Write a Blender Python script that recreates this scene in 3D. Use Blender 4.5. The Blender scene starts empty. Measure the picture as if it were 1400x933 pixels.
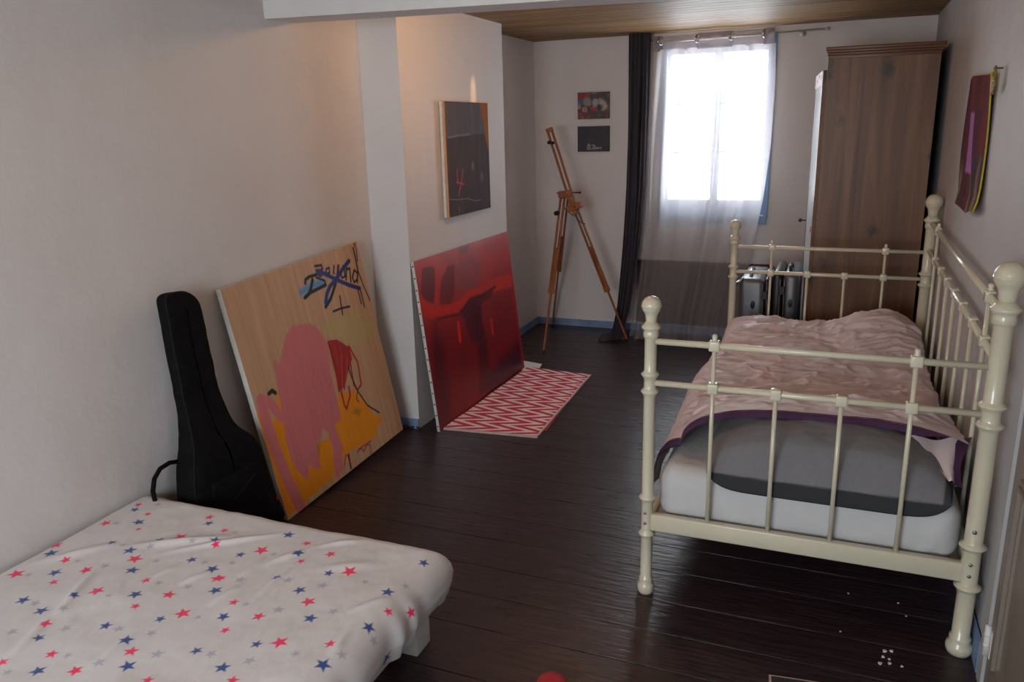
import bpy, bmesh, math, random
import numpy as np
from mathutils import Vector, Matrix

random.seed(7)
rng = np.random.default_rng(11)
S = bpy.context.scene
COL = S.collection
S.view_settings.view_transform = 'Standard'
S.view_settings.look = 'None'
S.view_settings.exposure = 0.40

# ------------------------------------------------------------------ room dimensions (metres)
XL, XR = -1.667, 0.975          # left / right wall
YF, YB = -3.60, 3.464           # wall behind the camera / window wall
ZC = 2.121                      # boarded ceiling
XCH, YC0, YC1 = -1.454, 1.090, 2.350   # chimney breast
W, L = 0.93, 2.032              # daybed post spacing

# ------------------------------------------------------------------ camera
F = 1088.74
PITCH, YAW, ROLL = 0.262698, -0.392738, -0.025467
CAM = np.array([0.51148, -2.35405, 1.52328])
def cam_axes():
    cy, sy = math.cos(YAW), math.sin(YAW)
    fwd = np.array([sy*math.cos(PITCH), cy*math.cos(PITCH), -math.sin(PITCH)])
    right = np.array([cy, -sy, 0.0]); up = np.cross(right, fwd)
    return right*math.cos(ROLL)+up*math.sin(ROLL), -right*math.sin(ROLL)+up*math.cos(ROLL), fwd
CR, CU, CF = cam_axes()
cam = bpy.data.cameras.new('camera'); cam_o = bpy.data.objects.new('camera', cam); COL.objects.link(cam_o)
cam.sensor_width = 36.0; cam.sensor_fit = 'HORIZONTAL'; cam.lens = F/1400*36.0
cam.clip_start = 0.05
M = Matrix(((CR[0], CU[0], -CF[0], CAM[0]), (CR[1], CU[1], -CF[1], CAM[1]), (CR[2], CU[2], -CF[2], CAM[2]), (0, 0, 0, 1)))
cam_o.matrix_world = M
S.camera = cam_o

def ray(u, v):
    return CF + CR*(u-700)/F + CU*(466.5-v)/F
def at(u, v, ax, val):
    """measure a point of the photograph on the plane ax = val"""
    r = ray(u, v); i = 'XYZ'.index(ax)
    return CAM + r*((val-CAM[i])/r[i])
def on_plane(u, v, o, n):
    r = ray(u, v)
    return CAM + r*(np.dot(o-CAM, n)/np.dot(r, n))

# ------------------------------------------------------------------ materials
def lin(c):
    c = np.asarray(c, float)/255.0
    return np.where(c <= 0.04045, c/12.92, ((c+0.055)/1.055)**2.4)
def P(r, g, b, k=2.0):
    """albedo of a surface measured as (r,g,b) in the room's dim light"""
    return np.clip(lin((r, g, b))*k*0.62, 0, 0.88)
def rgba(c):
    return (float(c[0]), float(c[1]), float(c[2]), 1.0)
def new_mat(name):
    m = bpy.data.materials.new(name); m.use_nodes = True
    nt = m.node_tree
    return m, nt, nt.nodes['Principled BSDF']
def nd(nt, kind, **kw):
    n = nt.nodes.new(kind)
    for k, v in kw.items():
        if hasattr(n, k): setattr(n, k, v)
        else: n.inputs[k].default_value = v
    return n
def coords(nt, scale=(1, 1, 1), rot=(0, 0, 0)):
    t = nt.nodes.new('ShaderNodeTexCoord'); mp = nt.nodes.new('ShaderNodeMapping')
    mp.inputs['Scale'].default_value = scale; mp.inputs['Rotation'].default_value = rot
    nt.links.new(t.outputs['Object'], mp.inputs['Vector'])
    return mp.outputs['Vector']
def ramp(nt, fac, stops):
    r = nt.nodes.new('ShaderNodeValToRGB'); e = r.color_ramp.elements
    while len(e) < len(stops): e.new(0.5)
    for x, (p, c) in zip(e, stops): x.position = p; x.color = rgba(c)
    nt.links.new(fac, r.inputs['Fac']); return r.outputs['Color']
def mat(name, col, rough=0.6, var=0.12, scale=8.0, bump=0.0, bscale=60.0, metallic=0.0, stretch=(1, 1, 1), coat=0.0, spec=0.5, detail=4.0, sheen=0.0):
    m, nt, b = new_mat(name)
    vec = coords(nt, stretch)
    n = nd(nt, 'ShaderNodeTexNoise', Scale=scale, Detail=detail); nt.links.new(vec, n.inputs['Vector'])
    c = np.asarray(col, float)
    out = ramp(nt, n.outputs['Fac'], [(0.3, c*(1-var)), (0.7, np.clip(c*(1+var), 0, 0.92))])
    nt.links.new(out, b.inputs['Base Color'])
    b.inputs['Roughness'].default_value = rough; b.inputs['Metallic'].default_value = metallic
    b.inputs['Coat Weight'].default_value = coat; b.inputs['Specular IOR Level'].default_value = spec
    if sheen: b.inputs['Sheen Weight'].default_value = sheen
    if bump:
        n2 = nd(nt, 'ShaderNodeTexNoise', Scale=bscale, Detail=5.0); nt.links.new(vec, n2.inputs['Vector'])
        bp = nd(nt, 'ShaderNodeBump', Strength=bump, Distance=0.01); nt.links.new(n2.outputs['Fac'], bp.inputs['Height'])
        nt.links.new(bp.outputs['Normal'], b.inputs['Normal'])
    return m
def attr_mat(name, rough=0.6, bump=0.0, bscale=300.0, spec=0.4, coat=0.0):
    m, nt, b = new_mat(name)
    a = nt.nodes.new('ShaderNodeVertexColor'); a.layer_name = 'paint'
    nt.links.new(a.outputs['Color'], b.inputs['Base Color'])
    b.inputs['Roughness'].default_value = rough; b.inputs['Specular IOR Level'].default_value = spec; b.inputs['Coat Weight'].default_value = coat
    if bump:
        n2 = nd(nt, 'ShaderNodeTexNoise', Scale=bscale, Detail=4.0); nt.links.new(coords(nt), n2.inputs['Vector'])
        bp = nd(nt, 'ShaderNodeBump', Strength=bump, Distance=0.004); nt.links.new(n2.outputs['Fac'], bp.inputs['Height'])
        nt.links.new(bp.outputs['Normal'], b.inputs['Normal'])
    return m

def plaster(name, col, stain):
    m, nt, b = new_mat(name); vec = coords(nt)
    n = nd(nt, 'ShaderNodeTexNoise', Scale=1.6, Detail=6.0, Roughness=0.6); nt.links.new(vec, n.inputs['Vector'])
    c = ramp(nt, n.outputs['Fac'], [(0.25, stain), (0.5, col), (0.8, np.clip(np.array(col)*1.06, 0, 0.9))])
    nt.links.new(c, b.inputs['Base Color']); b.inputs['Roughness'].default_value = 0.62; b.inputs['Specular IOR Level'].default_value = 0.3
    n1 = nd(nt, 'ShaderNodeTexNoise', Scale=7.0, Detail=3.0); n2 = nd(nt, 'ShaderNodeTexNoise', Scale=70.0, Detail=4.0)
    nt.links.new(vec, n1.inputs['Vector']); nt.links.new(vec, n2.inputs['Vector'])
    ad = nd(nt, 'ShaderNodeMath', operation='MULTIPLY_ADD'); ad.inputs[1].default_value = 0.10
    nt.links.new(n2.outputs['Fac'], ad.inputs[0]); nt.links.new(n1.outputs['Fac'], ad.inputs[2])
    bp = nd(nt, 'ShaderNodeBump', Strength=0.22, Distance=0.02); nt.links.new(ad.outputs[0], bp.inputs['Height'])
    nt.links.new(bp.outputs['Normal'], b.inputs['Normal'])
    return m
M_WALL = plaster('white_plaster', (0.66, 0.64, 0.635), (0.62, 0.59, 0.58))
M_WALLR = plaster('grey_shaded_plaster', (0.47, 0.465, 0.48), (0.43, 0.425, 0.435))  # plaster made greyer and cooler, the right wall's shade is in the colour
M_WALLB = plaster('back_plaster', (0.65, 0.62, 0.615), (0.61, 0.575, 0.565))
M_BLUE = mat('blue_paint', P(98, 118, 150, 2.4), 0.5, 0.18, 14, 0.2)
M_BEAM = plaster('beam_paint', (0.66, 0.65, 0.65), (0.60, 0.58, 0.57))

def floor_mat():
    m, nt, b = new_mat('dark_brown_floor_paint')
    vec = coords(nt, (1.2, 9, 1)); v0 = coords(nt)
    n = nd(nt, 'ShaderNodeTexNoise', Scale=3.0, Detail=6.0); nt.links.new(vec, n.inputs['Vector'])
    c = ramp(nt, n.outputs['Fac'], [(0.25, (0.022, 0.0115, 0.0140)), (0.55, (0.035, 0.0185, 0.0220)), (0.85, (0.054, 0.034, 0.037))])
    # worn pale scratches and specks
    n3 = nd(nt, 'ShaderNodeTexNoise', Scale=55.0, Detail=2.0); nt.links.new(v0, n3.inputs['Vector'])
    sp = ramp(nt, n3.outputs['Fac'], [(0.76, (0, 0, 0)), (0.80, (1, 1, 1))])
    mx = nd(nt, 'ShaderNodeMixRGB'); mx.inputs['Color2'].default_value = (0.12, 0.09, 0.085, 1)
    nt.links.new(sp, mx.inputs['Fac']); nt.links.new(c, mx.inputs['Color1'])
    ge = nt.nodes.new('ShaderNodeNewGeometry'); sx = nt.nodes.new('ShaderNodeSeparateXYZ'); nt.links.new(ge.outputs['Position'], sx.inputs[0])
    lt = nd(nt, 'ShaderNodeMath', operation='LESS_THAN'); lt.inputs[1].default_value = -0.0004; nt.links.new(sx.outputs['Z'], lt.inputs[0])
    nd5 = nd(nt, 'ShaderNodeTexNoise', Scale=4.0, Detail=4.0); nt.links.new(v0, nd5.inputs['Vector'])
    dust = ramp(nt, nd5.outputs['Fac'], [(0.42, (0.008, 0.006, 0.006)), (0.62, (0.075, 0.062, 0.060))])
    mg = nd(nt, 'ShaderNodeMixRGB'); nt.links.new(lt.outputs[0], mg.inputs['Fac']); nt.links.new(mx.outputs[0], mg.inputs['Color1']); nt.links.new(dust, mg.inputs['Color2'])
    nt.links.new(mg.outputs[0], b.inputs['Base Color'])
    sp2 = nd(nt, 'ShaderNodeMath', operation='MULTIPLY_ADD'); sp2.inputs[1].default_value = -0.42; sp2.inputs[2].default_value = 0.42
    nt.links.new(lt.outputs[0], sp2.inputs[0]); nt.links.new(sp2.outputs[0], b.inputs['Specular IOR Level'])
    n4 = nd(nt, 'ShaderNodeTexNoise', Scale=5.0, Detail=5.0); nt.links.new(vec, n4.inputs['Vector'])
    rr = ramp(nt, n4.outputs['Fac'], [(0.3, (0.26,)*3), (0.75, (0.44,)*3)])
    nt.links.new(rr, b.inputs['Roughness'])
    n2 = nd(nt, 'ShaderNodeTexNoise', Scale=7.0, Detail=6.0); nt.links.new(vec, n2.inputs['Vector'])
    bp = nd(nt, 'ShaderNodeBump', Strength=0.45, Distance=0.008); nt.links.new(n2.outputs['Fac'], bp.inputs['Height'])
    nt.links.new(bp.outputs['Normal'], b.inputs['Normal'])
    return m
M_FLOOR = floor_mat()

def wood(name, dark, mid, light, along='X', scale=1.0, rough=0.45, knots=False, coat=0.0, bump=0.15, spec=0.4):
    m, nt, b = new_mat(name)
    st = {'X': (0.6, 14, 14), 'Y': (14, 0.6, 14), 'Z': (14, 14, 0.6)}[along]
    vec = coords(nt, tuple(s*scale for s in st))
    n = nd(nt, 'ShaderNodeTexNoise', Scale=2.2, Detail=7.0, Roughness=0.62, Distortion=0.6); nt.links.new(vec, n.inputs['Vector']); b.inputs['Specular IOR Level'].default_value = spec
    c = ramp(nt, n.outputs['Fac'], [(0.28, dark), (0.5, mid), (0.74, light)])
    if knots:
        v2 = coords(nt, (4.2, 4.2, 2.6)); k = nd(nt, 'ShaderNodeTexVoronoi', Scale=1.0, Randomness=1.0); nt.links.new(v2, k.inputs['Vector'])
        n5 = nd(nt, 'ShaderNodeTexNoise', Scale=9.0, Detail=4.0); nt.links.new(v2, n5.inputs['Vector'])
        ma = nd(nt, 'ShaderNodeMath', operation='MULTIPLY_ADD'); ma.inputs[1].default_value = 0.22
        nt.links.new(n5.outputs['Fac'], ma.inputs[0]); nt.links.new(k.outputs['Distance'], ma.inputs[2])
        kr = ramp(nt, ma.outputs[0], [(0.19, (1, 1, 1)), (0.30, (0, 0, 0))])
        mx = nd(nt, 'ShaderNodeMixRGB'); mx.inputs['Color2'].default_value = rgba(np.array(dark)*0.45)
        nt.links.new(kr, mx.inputs['Fac']); nt.links.new(c, mx.inputs['Color1']); c = mx.outputs[0]
    nt.links.new(c, b.inputs['Base Color']); b.inputs['Roughness'].default_value = rough; b.inputs['Coat Weight'].default_value = coat
    if coat: b.inputs['Coat Roughness'].default_value = 0.3
    bp = nd(nt, 'ShaderNodeBump', Strength=bump, Distance=0.004); nt.links.new(n.outputs['Fac'], bp.inputs['Height'])
    nt.links.new(bp.outputs['Normal'], b.inputs['Normal'])
    return m
M_CEIL = wood('varnished_ceiling_boards', P(84, 58, 34), P(132, 100, 66), P(176, 142, 102), 'X', 1.0, 0.55, coat=0.0, spec=0.22)
M_WARD = wood('brown_wardrobe_wood', P(72, 46, 28, 1.7), P(104, 71, 46, 1.7), P(124, 90, 62, 1.7), 'Z', 0.7, 0.42, knots=True)
M_WARD2 = wood('dark_cornice_wood', P(70, 46, 34, 1.9), P(92, 62, 46, 1.9), P(110, 76, 56, 1.9), 'X', 1.0, 0.4)
M_EASEL = wood('orange_varnished_wood', P(104, 56, 26, 1.7), P(138, 78, 36, 1.7), P(160, 98, 52, 1.7), 'Z', 1.2, 0.35, coat=0.2)
M_STRETCH = wood('pale_stretcher_wood', P(150, 112, 80), P(178, 138, 104), P(196, 160, 124), 'Z', 1.0, 0.6)
M_CREAM = mat('cream_bed_enamel', P(194, 188, 166, 1.8), 0.28, 0.03, 6, coat=0.3)
M_BOLT = mat('bolt_steel', (0.25, 0.25, 0.27), 0.35, 0.1, metallic=0.8)
M_SHEET = mat('white_fitted_sheet', (0.54, 0.54, 0.545), 0.85, 0.04, 10, 0.25, 30)
M_WHITEPAINT = mat('white_painted_wood', (0.72, 0.71, 0.69), 0.5, 0.05, 9, 0.1)
M_BLACKCLOTH = mat('black_nylon', (0.0055, 0.0052, 0.0058), 0.85, 0.3, 30, 0.3, 200, spec=0.10)
M_BLACKPIPE = mat('black_piping', (0.005, 0.005, 0.0055), 0.75, 0.2, 30, spec=0.2)
M_BLACK = mat('black_plastic', (0.012, 0.012, 0.013), 0.4, 0.2, 30)
M_DARKCUR = mat('dark_grey_curtain_cloth', P(52, 47, 55, 2.3), 0.9, 0.15, 60, 0.2, 200)
M_CHROME = mat('chrome', (0.6, 0.6, 0.62), 0.2, 0.05, metallic=1.0)
M_ROD = mat('brushed_rod', (0.72, 0.68, 0.66), 0.35, 0.05, metallic=0.5)
M_SILVER = mat('silver_suitcase_shell', (0.17, 0.175, 0.19), 0.36, 0.08, 20, 0.15, 200, metallic=0.55)
M_PANEL = mat('dark_grey_panel', P(66, 55, 54, 1.9), 0.7, 0.1, 6)
M_PURPLE = mat('purple_hem_cloth', P(62, 30, 62, 1.9), 0.8, 0.12, 40, 0.2, 200)
M_DOOR = mat('shaded_white_door_paint', P(132, 122, 112, 1.6), 0.45, 0.06, 5, 0.1)  # white door, the shade on it is put into the brownish grey
M_PAPER = mat('white_paper', (0.78, 0.78, 0.80), 0.7, 0.02)
M_FLAKE = mat('white_paint_flake', (0.8, 0.79, 0.77), 0.7, 0.05)
M_YELLOW = mat('yellow_edge_paint', P(150, 136, 30, 2.2), 0.6, 0.15, 40)
M_GOLD = mat('dark_gold_cord', P(110, 95, 30, 1.8), 0.5, 0.35, 60)
M_REDCLOTH = mat('red_cloth', P(170, 40, 48, 1.8), 0.85, 0.12, 60, 0.3, 300)
M_PALERIM = mat('pale_rim', P(190, 170, 165, 1.8), 0.8, 0.1, 60)
M_MAT = mat('dark_grey_rubber', P(58, 58, 60, 1.6), 0.7, 0.15, 60, 0.2, 200)
M_CANVASBACK = mat('raw_canvas_edge', (0.62, 0.60, 0.57), 0.85, 0.08, 40, 0.2, 200)
M_DEBRIS = mat('dark_debris', (0.02, 0.017, 0.016), 0.8, 0.3, 30)
M_MIRROR = mat('pale_mirror_panel', (0.62, 0.66, 0.70), 0.25, 0.03, 3)
M_PINKWHITE = mat('pinkish_white_paint', P(190, 170, 168, 1.8), 0.5, 0.08, 9)

# ------------------------------------------------------------------ mesh building
class MB:
    def __init__(s): s.v = []; s.f = []; s.sm = []
    def add(s, vs, fs, smooth=False):
        o = len(s.v); s.v += [tuple(map(float, p)) for p in vs]
        s.f += [tuple(o+i for i in f) for f in fs]; s.sm += [smooth]*len(fs); return s
    def box(s, x0, x1, y0, y1, z0, z1, bev=0.0):
        if bev <= 0:
            vs = [(x, y, z) for z in (z0, z1) for y in (y0, y1) for x in (x0, x1)]
            return s.add(vs, [(0, 2, 3, 1), (4, 5, 7, 6), (0, 1, 5, 4), (2, 6, 7, 3), (0, 4, 6, 2), (1, 3, 7, 5)])
        return s.bm_box(Matrix.Translation(((x0+x1)/2, (y0+y1)/2, (z0+z1)/2)) @ Matrix.Diagonal((x1-x0, y1-y0, z1-z0, 1)), bev)
    def bm_box(s, mtx, bev, seg=2):
        bm = bmesh.new(); bmesh.ops.create_cube(bm, size=1.0, matrix=mtx)
        if bev > 0: bmesh.ops.bevel(bm, geom=list(bm.edges), offset=bev, segments=seg, affect='EDGES', profile=0.5)
        bm.verts.index_update()
        s.add([v.co for v in bm.verts], [[v.index for v in f.verts] for f in bm.faces], bev > 0 and seg > 1); bm.free(); return s
    def bar(s, a, b, w, d, up=(0, 0, 1), bev=0.0):
        """rectangular bar from a to b, w across, d along up"""
        a = Vector(a); b = Vector(b); t = (b-a); ln = t.length; t.normalize()
        x = t.cross(Vector(up)).normalized(); y = x.cross(t)
        m = Matrix.Translation((a+b)/2) @ Matrix(((x[0]*w, t[0]*ln, y[0]*d, 0), (x[1]*w, t[1]*ln, y[1]*d, 0), (x[2]*w, t[2]*ln, y[2]*d, 0), (0, 0, 0, 1)))
        return s.bm_box(m, bev, 1)
    def tube(s, pts, r, n=12, caps=True):
        pts = [Vector(p) for p in pts]; rs = r if hasattr(r, '__len__') else [r]*len(pts)
        t0 = (pts[1]-pts[0]).normalized()
        x = t0.orthogonal().normalized(); vs = []
        for i, p in enumerate(pts):
            t = (pts[min(i+1, len(pts)-1)]-pts[max(i-1, 0)]).normalized()
            x = (x-t*x.dot(t)).normalized(); y = t.cross(x)
            vs += [p+(x*math.cos(2*math.pi*k/n)+y*math.sin(2*math.pi*k/n))*rs[i] for k in range(n)]
        fs = [(i*n+k, i*n+(k+1) % n, (i+1)*n+(k+1) % n, (i+1)*n+k) for i in range(len(pts)-1) for k in range(n)]
        if caps: fs += [tuple(range(n))[::-1], tuple((len(pts)-1)*n+k for k in range(n))]
        return s.add(vs, fs, True)
    def lathe(s, cx, cy, prof, n=24, axis='Z'):
        vs = []
        for r, z in prof:
            for k in range(n):
                a = 2*math.pi*k/n; vs.append((cx+r*math.cos(a), cy+r*math.sin(a), z))
        m = len(prof)
        fs = [(i*n+k, i*n+(k+1) % n, (i+1)*n+(k+1) % n, (i+1)*n+k) for i in range(m-1) for k in range(n)]
        fs += [tuple(range(n))[::-1], tuple((m-1)*n+k for k in range(n))]
        return s.add(vs, fs, True)
    def ball(s, c, r, sq=(1, 1, 1), n=14):
        prof = [(max(1e-4, math.sin(math.pi*i/n)), -math.cos(math.pi*i/n)) for i in range(n+1)]
        k0 = len(s.v); s.lathe(0, 0, prof, 20)
        for i in range(k0, len(s.v)):
            x, y, z = s.v[i]; s.v[i] = (c[0]+x*r*sq[0], c[1]+y*r*sq[1], c[2]+z*r*sq[2])
        return s
    def grid(s, g, smooth=True, flip=False):
        """g: array (n, m, 3)"""
        n, m = g.shape[:2]
        q = [(i*m+j, (i+1)*m+j, (i+1)*m+j+1, i*m+j+1) for i in range(n-1) for j in range(m-1)]
        if flip: q = [t[::-1] for t in q]
        return s.add(g.reshape(-1, 3), q, smooth)

OFF = {}
def obj(name, mb, m, parent=None, loc=None, colors=None):
    """link one mesh object; mesh data is given in room coordinates"""
    if parent is not None: off = OFF[parent]
    else:
        off = Vector(loc) if loc is not None else Vector((0, 0, 0))
    me = bpy.data.meshes.new(name)
    me.from_pydata([(p[0]-off[0], p[1]-off[1], p[2]-off[2]) for p in mb.v], [], mb.f)
    me.polygons.foreach_set('use_smooth', mb.sm); me.update()
    me.materials.append(m)
    if colors is not None:
        a = me.color_attributes.new('paint', 'FLOAT_COLOR', 'POINT')
        buf = np.ones((len(mb.v), 4), np.float32); c = np.asarray(colors, np.float32).reshape(-1, 3); buf[:len(c), :3] = c
        if len(c) < len(mb.v): buf[len(c):, :3] = c.mean(0)
        a.data.foreach_set('color', buf.ravel())
    o = bpy.data.objects.new(name, me); COL.objects.link(o)
    if parent is not None: o.parent = parent; OFF[o] = off
    else: o.location = off; OFF[o] = off
    return o
def tag(o, label, cat, group=None):
    o['label'] = label; o['category'] = cat
    if group: o['group'] = group
    return o
def thing(name, loc, label, cat, group=None):
    o = bpy.data.objects.new(name, None); COL.objects.link(o); o.location = loc; o.empty_display_size = 0.05
    OFF[o] = Vector(loc); return tag(o, label, cat, group)
def struct(name, mb, m, parent=None, colors=None):
    o = obj(name, mb, m, parent, colors=colors)
    if parent is None: o['kind'] = 'structure'
    return o

# ------------------------------------------------------------------ numpy noise and painting tools
def vnoise(x, y, seed=0):
    xi = np.floor(x).astype(np.int64); yi = np.floor(y).astype(np.int64); fx = x-xi; fy = y-yi
    def h(a, b):
        n = (a*374761393+b*668265263+seed*982451653) & 0xffffffff
        n = ((n ^ (n >> 13))*1274126177) & 0xffffffff
        return ((n ^ (n >> 16)) & 0xffff)/65535.0
    fx = fx*fx*(3-2*fx); fy = fy*fy*(3-2*fy)
    return (h(xi, yi)*(1-fx)+h(xi+1, yi)*fx)*(1-fy)+(h(xi, yi+1)*(1-fx)+h(xi+1, yi+1)*fx)*fy
def fbm(x, y, o=4, seed=0):
    s = 0; a = 0.5
    for i in range(o): s = s+a*vnoise(x*2**i, y*2**i, seed+i*7); a *= 0.5
    return s
class Paint:
    """a painted surface: colours on a grid of width w and height h metres"""
    def __init__(s, w, h, n, m, base):
        s.w, s.h = w, h
        s.U, s.V = np.meshgrid(np.linspace(0, w, n), np.linspace(0, h, m), indexing='ij')
        s.c = np.zeros((n, m, 3)); s.c[:] = base
    def blend(s, mask, col): s.c = s.c*(1-mask[..., None])+np.asarray(col)*mask[..., None]
    def segdist(s, pts):
        d = np.full(s.U.shape, 9.0)
        for (x0, y0), (x1, y1) in zip(pts[:-1], pts[1:]):
            dx, dy = x1-x0, y1-y0; l2 = dx*dx+dy*dy+1e-12
            t = np.clip(((s.U-x0)*dx+(s.V-y0)*dy)/l2, 0, 1)
            d = np.minimum(d, np.hypot(s.U-x0-t*dx, s.V-y0-t*dy))
        return d
    def stroke(s, pts, w, col, soft=0.002, alpha=1.0):
        s.blend(np.clip((w-s.segdist(pts))/soft+0.5, 0, 1)*alpha, col)
    def inside(s, pts):
        ins = np.zeros(s.U.shape, bool)
        for (x0, y0), (x1, y1) in zip(pts, pts[1:]+pts[:1]):
            c = ((y0 > s.V) != (y1 > s.V)) & (s.U < (x1-x0)*(s.V-y0)/(y1-y0+1e-12)+x0)
            ins ^= c
        return ins
    def poly(s, pts, col, soft=0.004, alpha=1.0, rag=0.0, seed=1):
        d = s.segdist(pts+pts[:1]); sd = np.where(s.inside(pts), d, -d)
        if rag: sd = sd+(fbm(s.U*45, s.V*45, 3, seed)-0.45)*rag
        s.blend(np.clip(sd/soft+0.5, 0, 1)*alpha, col)
    def ell(s, cx, cy, rx, ry, col, soft=0.3, alpha=1.0):
        q = np.hypot((s.U-cx)/rx, (s.V-cy)/ry); s.blend(np.clip((1-q)/soft+0.5, 0, 1)*alpha, col)

# ================================================================== THE ROOM
# floor: one skin with a shallow groove at every board joint, boards run across the room
ys = [YF]; y = YF
prof = [(YF, 0.0)]
seams = []
while y < YB-0.1:
    y += random.choice((0.17, 0.19, 0.205, 0.22)); seams.append(y)
for s_ in seams:
    if s_ < YB: prof += [(s_-0.0024, 0.0), (s_, -0.005), (s_+0.0024, 0.0)]
prof.append((YB, 0.0))
mb = MB(); g = np.array([[(x, p[0], p[1]) for p in prof] for x in (XL-0.1, XR+0.1)])
mb.grid(g, False); struct('floor', mb, M_FLOOR)

# ceiling of narrow boards
prof = [(YF, ZC)]; y = YF
while y < YB-0.05:
    y += 0.092; prof += [(y-0.003, ZC), (y, ZC+0.006), (y+0.003, ZC)]
prof.append((YB+0.02, ZC))
mb = MB(); g = np.array([[(x, p[0], p[1]) for p in prof] for x in (XL-0.1, XR+0.1)])
mb.grid(g, False, True); struct('ceiling', mb, M_CEIL)

def wall_x(name, x, y0, y1, z0, z1, toward, m, amp=0.006, seed=3, thick=0.1):
    """uneven plaster wall on the plane X = x, facing +X or -X"""
    n = max(2, int((y1-y0)/0.05)); k = max(2, int((z1-z0)/0.05))
    Y, Z = np.meshgrid(np.linspace(y0, y1, n), np.linspace(z0, z1, k), indexing='ij')
    X = x+toward*amp*(fbm(Y*1.7+9, Z*1.7, 3, seed)-0.5)
    mb = MB().grid(np.stack([X, Y, Z], -1), True, toward < 0)
    b = [(x-toward*thick, y0, z0), (x-toward*thick, y1, z0), (x-toward*thick, y1, z1), (x-toward*thick, y0, z1)]
    mb.add(b, [(0, 1, 2, 3)])
    return struct(name, mb, m)
wall_x('wall_left', XL, YF, YB+0.06, 0, ZC+0.02, 1, M_WALL)

# right wall with a door opening near the camera
DY1, DY0, DZ = -0.155, -0.955, 1.98
mb = MB()
def plate_x(mb, x, y0, y1, z0, z1, toward, amp=0.006, seed=5):
    n = max(2, int((y1-y0)/0.05)); k = max(2, int((z1-z0)/0.05))
    Y, Z = np.meshgrid(np.linspace(y0, y1, n), np.linspace(z0, z1, k), indexing='ij')
    X = x+toward*amp*(fbm(Y*1.7+3, Z*1.7, 3, seed)-0.5)
    mb.grid(np.stack([X, Y, Z], -1), True, toward < 0)
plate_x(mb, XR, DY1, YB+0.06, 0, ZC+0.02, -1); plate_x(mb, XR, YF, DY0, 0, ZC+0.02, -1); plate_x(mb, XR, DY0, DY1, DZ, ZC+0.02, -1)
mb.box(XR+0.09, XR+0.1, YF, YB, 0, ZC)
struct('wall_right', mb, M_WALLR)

# window wall
WX0, WX1, WZ0, WZ1 = -0.705, 0.035, 0.885, 2.045
WD = 0.24
mb = MB()
def plate_y(mb, y, x0, x1, z0, z1, toward, amp=0.010, seed=8):
    n = max(2, int((x1-x0)/0.05)); k = max(2, int((z1-z0)/0.05))
    X, Z = np.meshgrid(np.linspace(x0, x1, n), np.linspace(z0, z1, k), indexing='ij')
    Y = y+toward*amp*(fbm(X*2.3+1, Z*2.3, 4, seed)-0.5)
    mb.grid(np.stack([X, Y, Z], -1), True, toward > 0)
plate_y(mb, YB, XL-0.06, WX0, 0, ZC+0.02, -1); plate_y(mb, YB, WX1, XR+0.06, 0, ZC+0.02, -1)
plate_y(mb, YB, WX0, WX1, 0, WZ0, -1); plate_y(mb, YB, WX0, WX1, WZ1, ZC+0.02, -1)
mb.add([(WX0, YB, WZ0), (WX0, YB+WD, WZ0), (WX0, YB+WD, WZ1), (WX0, YB, WZ1)], [(0, 1, 2, 3)])
mb.add([(WX1, YB, WZ0), (WX1, YB+WD, WZ0), (WX1, YB+WD, WZ1), (WX1, YB, WZ1)], [(3, 2, 1, 0)])
mb.add([(WX0, YB, WZ0), (WX1, YB, WZ0), (WX1, YB+WD, WZ0), (WX0, YB+WD, WZ0)], [(0, 1, 2, 3)])
mb.add([(WX0, YB, WZ1), (WX1, YB, WZ1), (WX1, YB+WD, WZ1), (WX0, YB+WD, WZ1)], [(3, 2, 1, 0)])
for (x0, x1, z0, z1) in ((XL-0.1, WX0, 0, ZC+0.05), (WX1, XR+0.1, 0, ZC+0.05), (WX0, WX1, 0, WZ0), (WX0, WX1, WZ1, ZC+0.05)):
    mb.add([(x0, YB+WD, z0), (x1, YB+WD, z0), (x1, YB+WD, z1), (x0, YB+WD, z1)], [(0, 1, 2, 3)])
struct('wall_back', mb, M_WALLB)

# wall behind the camera with an opening added as fill light for the near half
BX0, BX1, BZ0, BZ1 = -1.10, 0.25, 0.80, 1.8
mb = MB()
for (x0, x1, z0, z1) in ((XL, BX0, 0, ZC), (BX1, XR, 0, ZC), (BX0, BX1, 0, BZ0), (BX0, BX1, BZ1, ZC)):
    mb.box(x0, x1, YF-0.12, YF, z0, z1)
struct('wall_front', mb, M_WALL)

# chimney breast
mb = MB()
plate_x(mb, XCH, YC0, YC1, 0, ZC, 1, 0.008, 12)
n, k = 6, 42
X, Z = np.meshgrid(np.linspace(XL, XCH, n), np.linspace(0, ZC, k), indexing='ij')
mb.grid(np.stack([X, np.full_like(X, YC0), Z], -1), True, False)
mb.grid(np.stack([X, np.full_like(X, YC1), Z], -1), True, True)
mb.add([(XL, YC0, ZC), (XCH, YC0, ZC), (XCH, YC1, ZC), (XL, YC1, ZC)], [(0, 1, 2, 3)])
struct('wall_chimney', mb, M_WALL)

# white ceiling beam across the room, sagging a little to the right
mb = MB()
bx0, bx1 = XL-0.02, XR+0.02
def bz(x): return 1.962-0.021*(x-XL)
vs = []
for x in (bx0, bx1):
    vs += [(x, 0.42, bz(x)), (x, 0.60, bz(x)+0.002), (x, 0.60, ZC), (x, 0.42, ZC)]
mb.add(vs, [(0, 1, 2, 3), (7, 6, 5, 4), (0, 4, 5, 1), (1, 5, 6, 2), (3, 7, 4, 0), (2, 6, 7, 3)])
struct('ceiling_beam', mb, M_BEAM)

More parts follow.
